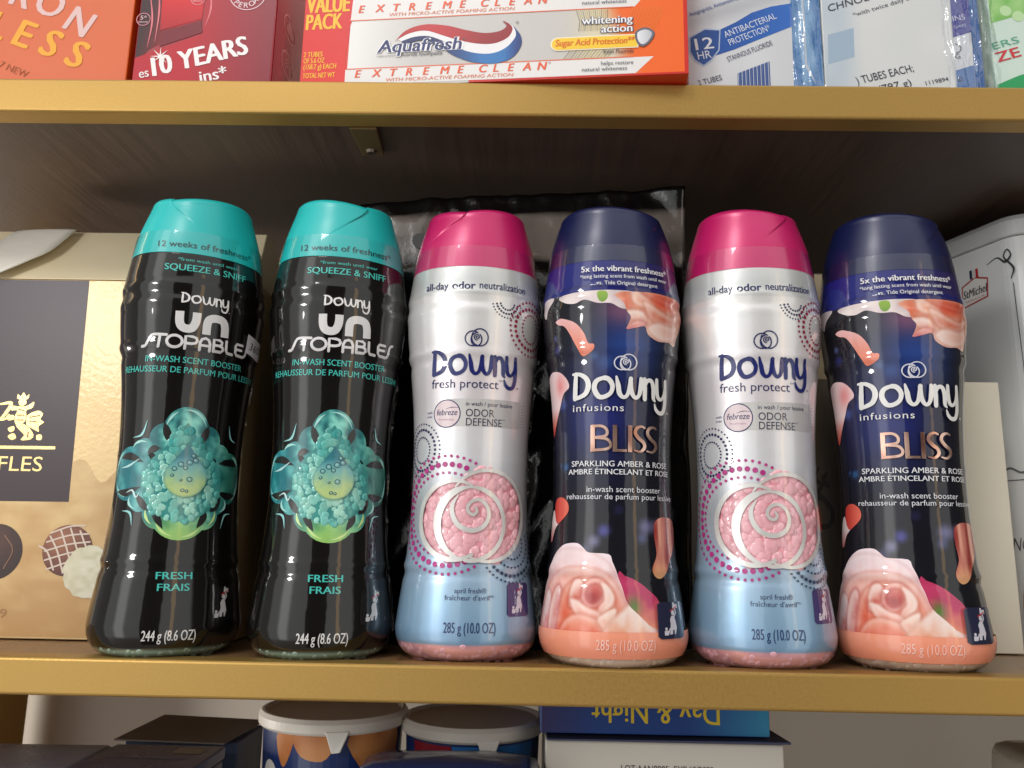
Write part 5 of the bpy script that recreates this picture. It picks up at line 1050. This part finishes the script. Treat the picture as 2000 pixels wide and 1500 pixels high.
def pillow_pack(name, label, x0, x1, y0, y1, z1, color, cat):
    cx, cy = (x0+x1)/2, (y0+y1)/2
    bm = bmesh.new(); bmesh.ops.create_grid(bm, x_segments=28, y_segments=28, size=1)
    t = thing(name, label, cat, (cx, cy, ZL))
    V = []; N_ = 29
    bm.free()
    nz = 14; prof = [(.93, ZL), (1.0, ZL+.5), (1.0, z1-1.2), (.985, z1-.6), (.94, z1-.22), (.82, z1-.05), (.5, z1+.05), (.02, z1+.08)]
    n = 64; V = []
    for s, z in prof:
        for k in range(n):
            a = 2*math.pi*k/n; ca, sa = math.cos(a), math.sin(a); q = (abs(ca)**6+abs(sa)**6)**(-1/6)
            px_, py_ = cx+(x1-x0)/2*s*q*ca, cy+(y1-y0)/2*s*q*sa; V.append((px_, py_, z + .15*(float(vnoise(px_*.6, py_*.6, 5))-.5)*(z > z1-1)))
    F = [(i*n+j, i*n+(j+1) % n, (i+1)*n+(j+1) % n, (i+1)*n+j) for i in range(len(prof)-1) for j in range(n)] + [tuple(range(n))[::-1], tuple(range((len(prof)-1)*n, len(prof)*n))]
    mk('pack_body', V, F, P(name + '_shell', color, .28, coat=.6, coat_rough=.12, bump=(60, .3, .002), var=(30, .1)), t, (cx, cy, ZL), smooth=True)
    return t
def case(name, label, cat, x0, x1, y0, y1, z1, color, top, bev, ang):
    c = ((x0+x1)/2, (y0+y1)/2, ZL); t = thing(name, label, cat, c)
    m = P(name + '_card', color, .32, coat=.35, coat_rough=.15, bump=(120, .15, .001), var=(20, .12)); m2 = P(name + '_lid', top, .3, coat=.4, coat_rough=.15, bump=(90, .2, .001), var=(12, .14))
    box('case_body', x0, x1, y0, y1, ZL, z1-.62, m, t, c, .12, ang, (c[0], c[1], 0)); box('lid', x0-.06, x1+.06, y0-.06, y1+.06, z1-.58, z1, m2, t, c, bev, ang, (c[0], c[1], 0), 4)
    return t, c
t, c = case('navy_case', 'slate blue case with a smooth greyish lid at the lower left by the wall', 'case', -26.2, -20.3, 2.2, 7.4, -5.15, (48, 56, 84), (104, 110, 126), .3, 2)
t, c = case('navy_carton', 'dark navy glossy carton with faint lettering in front of the dark carton', 'carton', -19.9, -14.6, 1.4, 6.9, -5.0, (26, 30, 52), (44, 46, 70), .1, 0)
def top_wrap(u, v, h): return np.stack([np.asarray(u), np.asarray(v), -5.0+np.asarray(h)], 1)
pr = Print(top_wrap); pr.poly([(-16.6, 5.3), (-15.2, 5.3), (-15.2, 6.3), (-16.6, 6.3)], (120, 104, 84), 2)
for k in range(9): pr.stroke([(-19.2+.42*k, 4.4), (-18.95+.42*k, 4.4)], .12, (84, 84, 108), 2)
pr.build('lid_print', [CARD], t, c)
pillow_pack('blue_packet', 'dark blue packet in front of the two snack tubs', -7.2, 1.0, 1.0, 5.0, -4.35, (26, 40, 78), 'packet')
tub_r = pillow_pack('pale_jar', 'pale translucent jar at the lower right corner', 24.6, 31, 5, 11, -4.6, (176, 166, 152), 'jar')
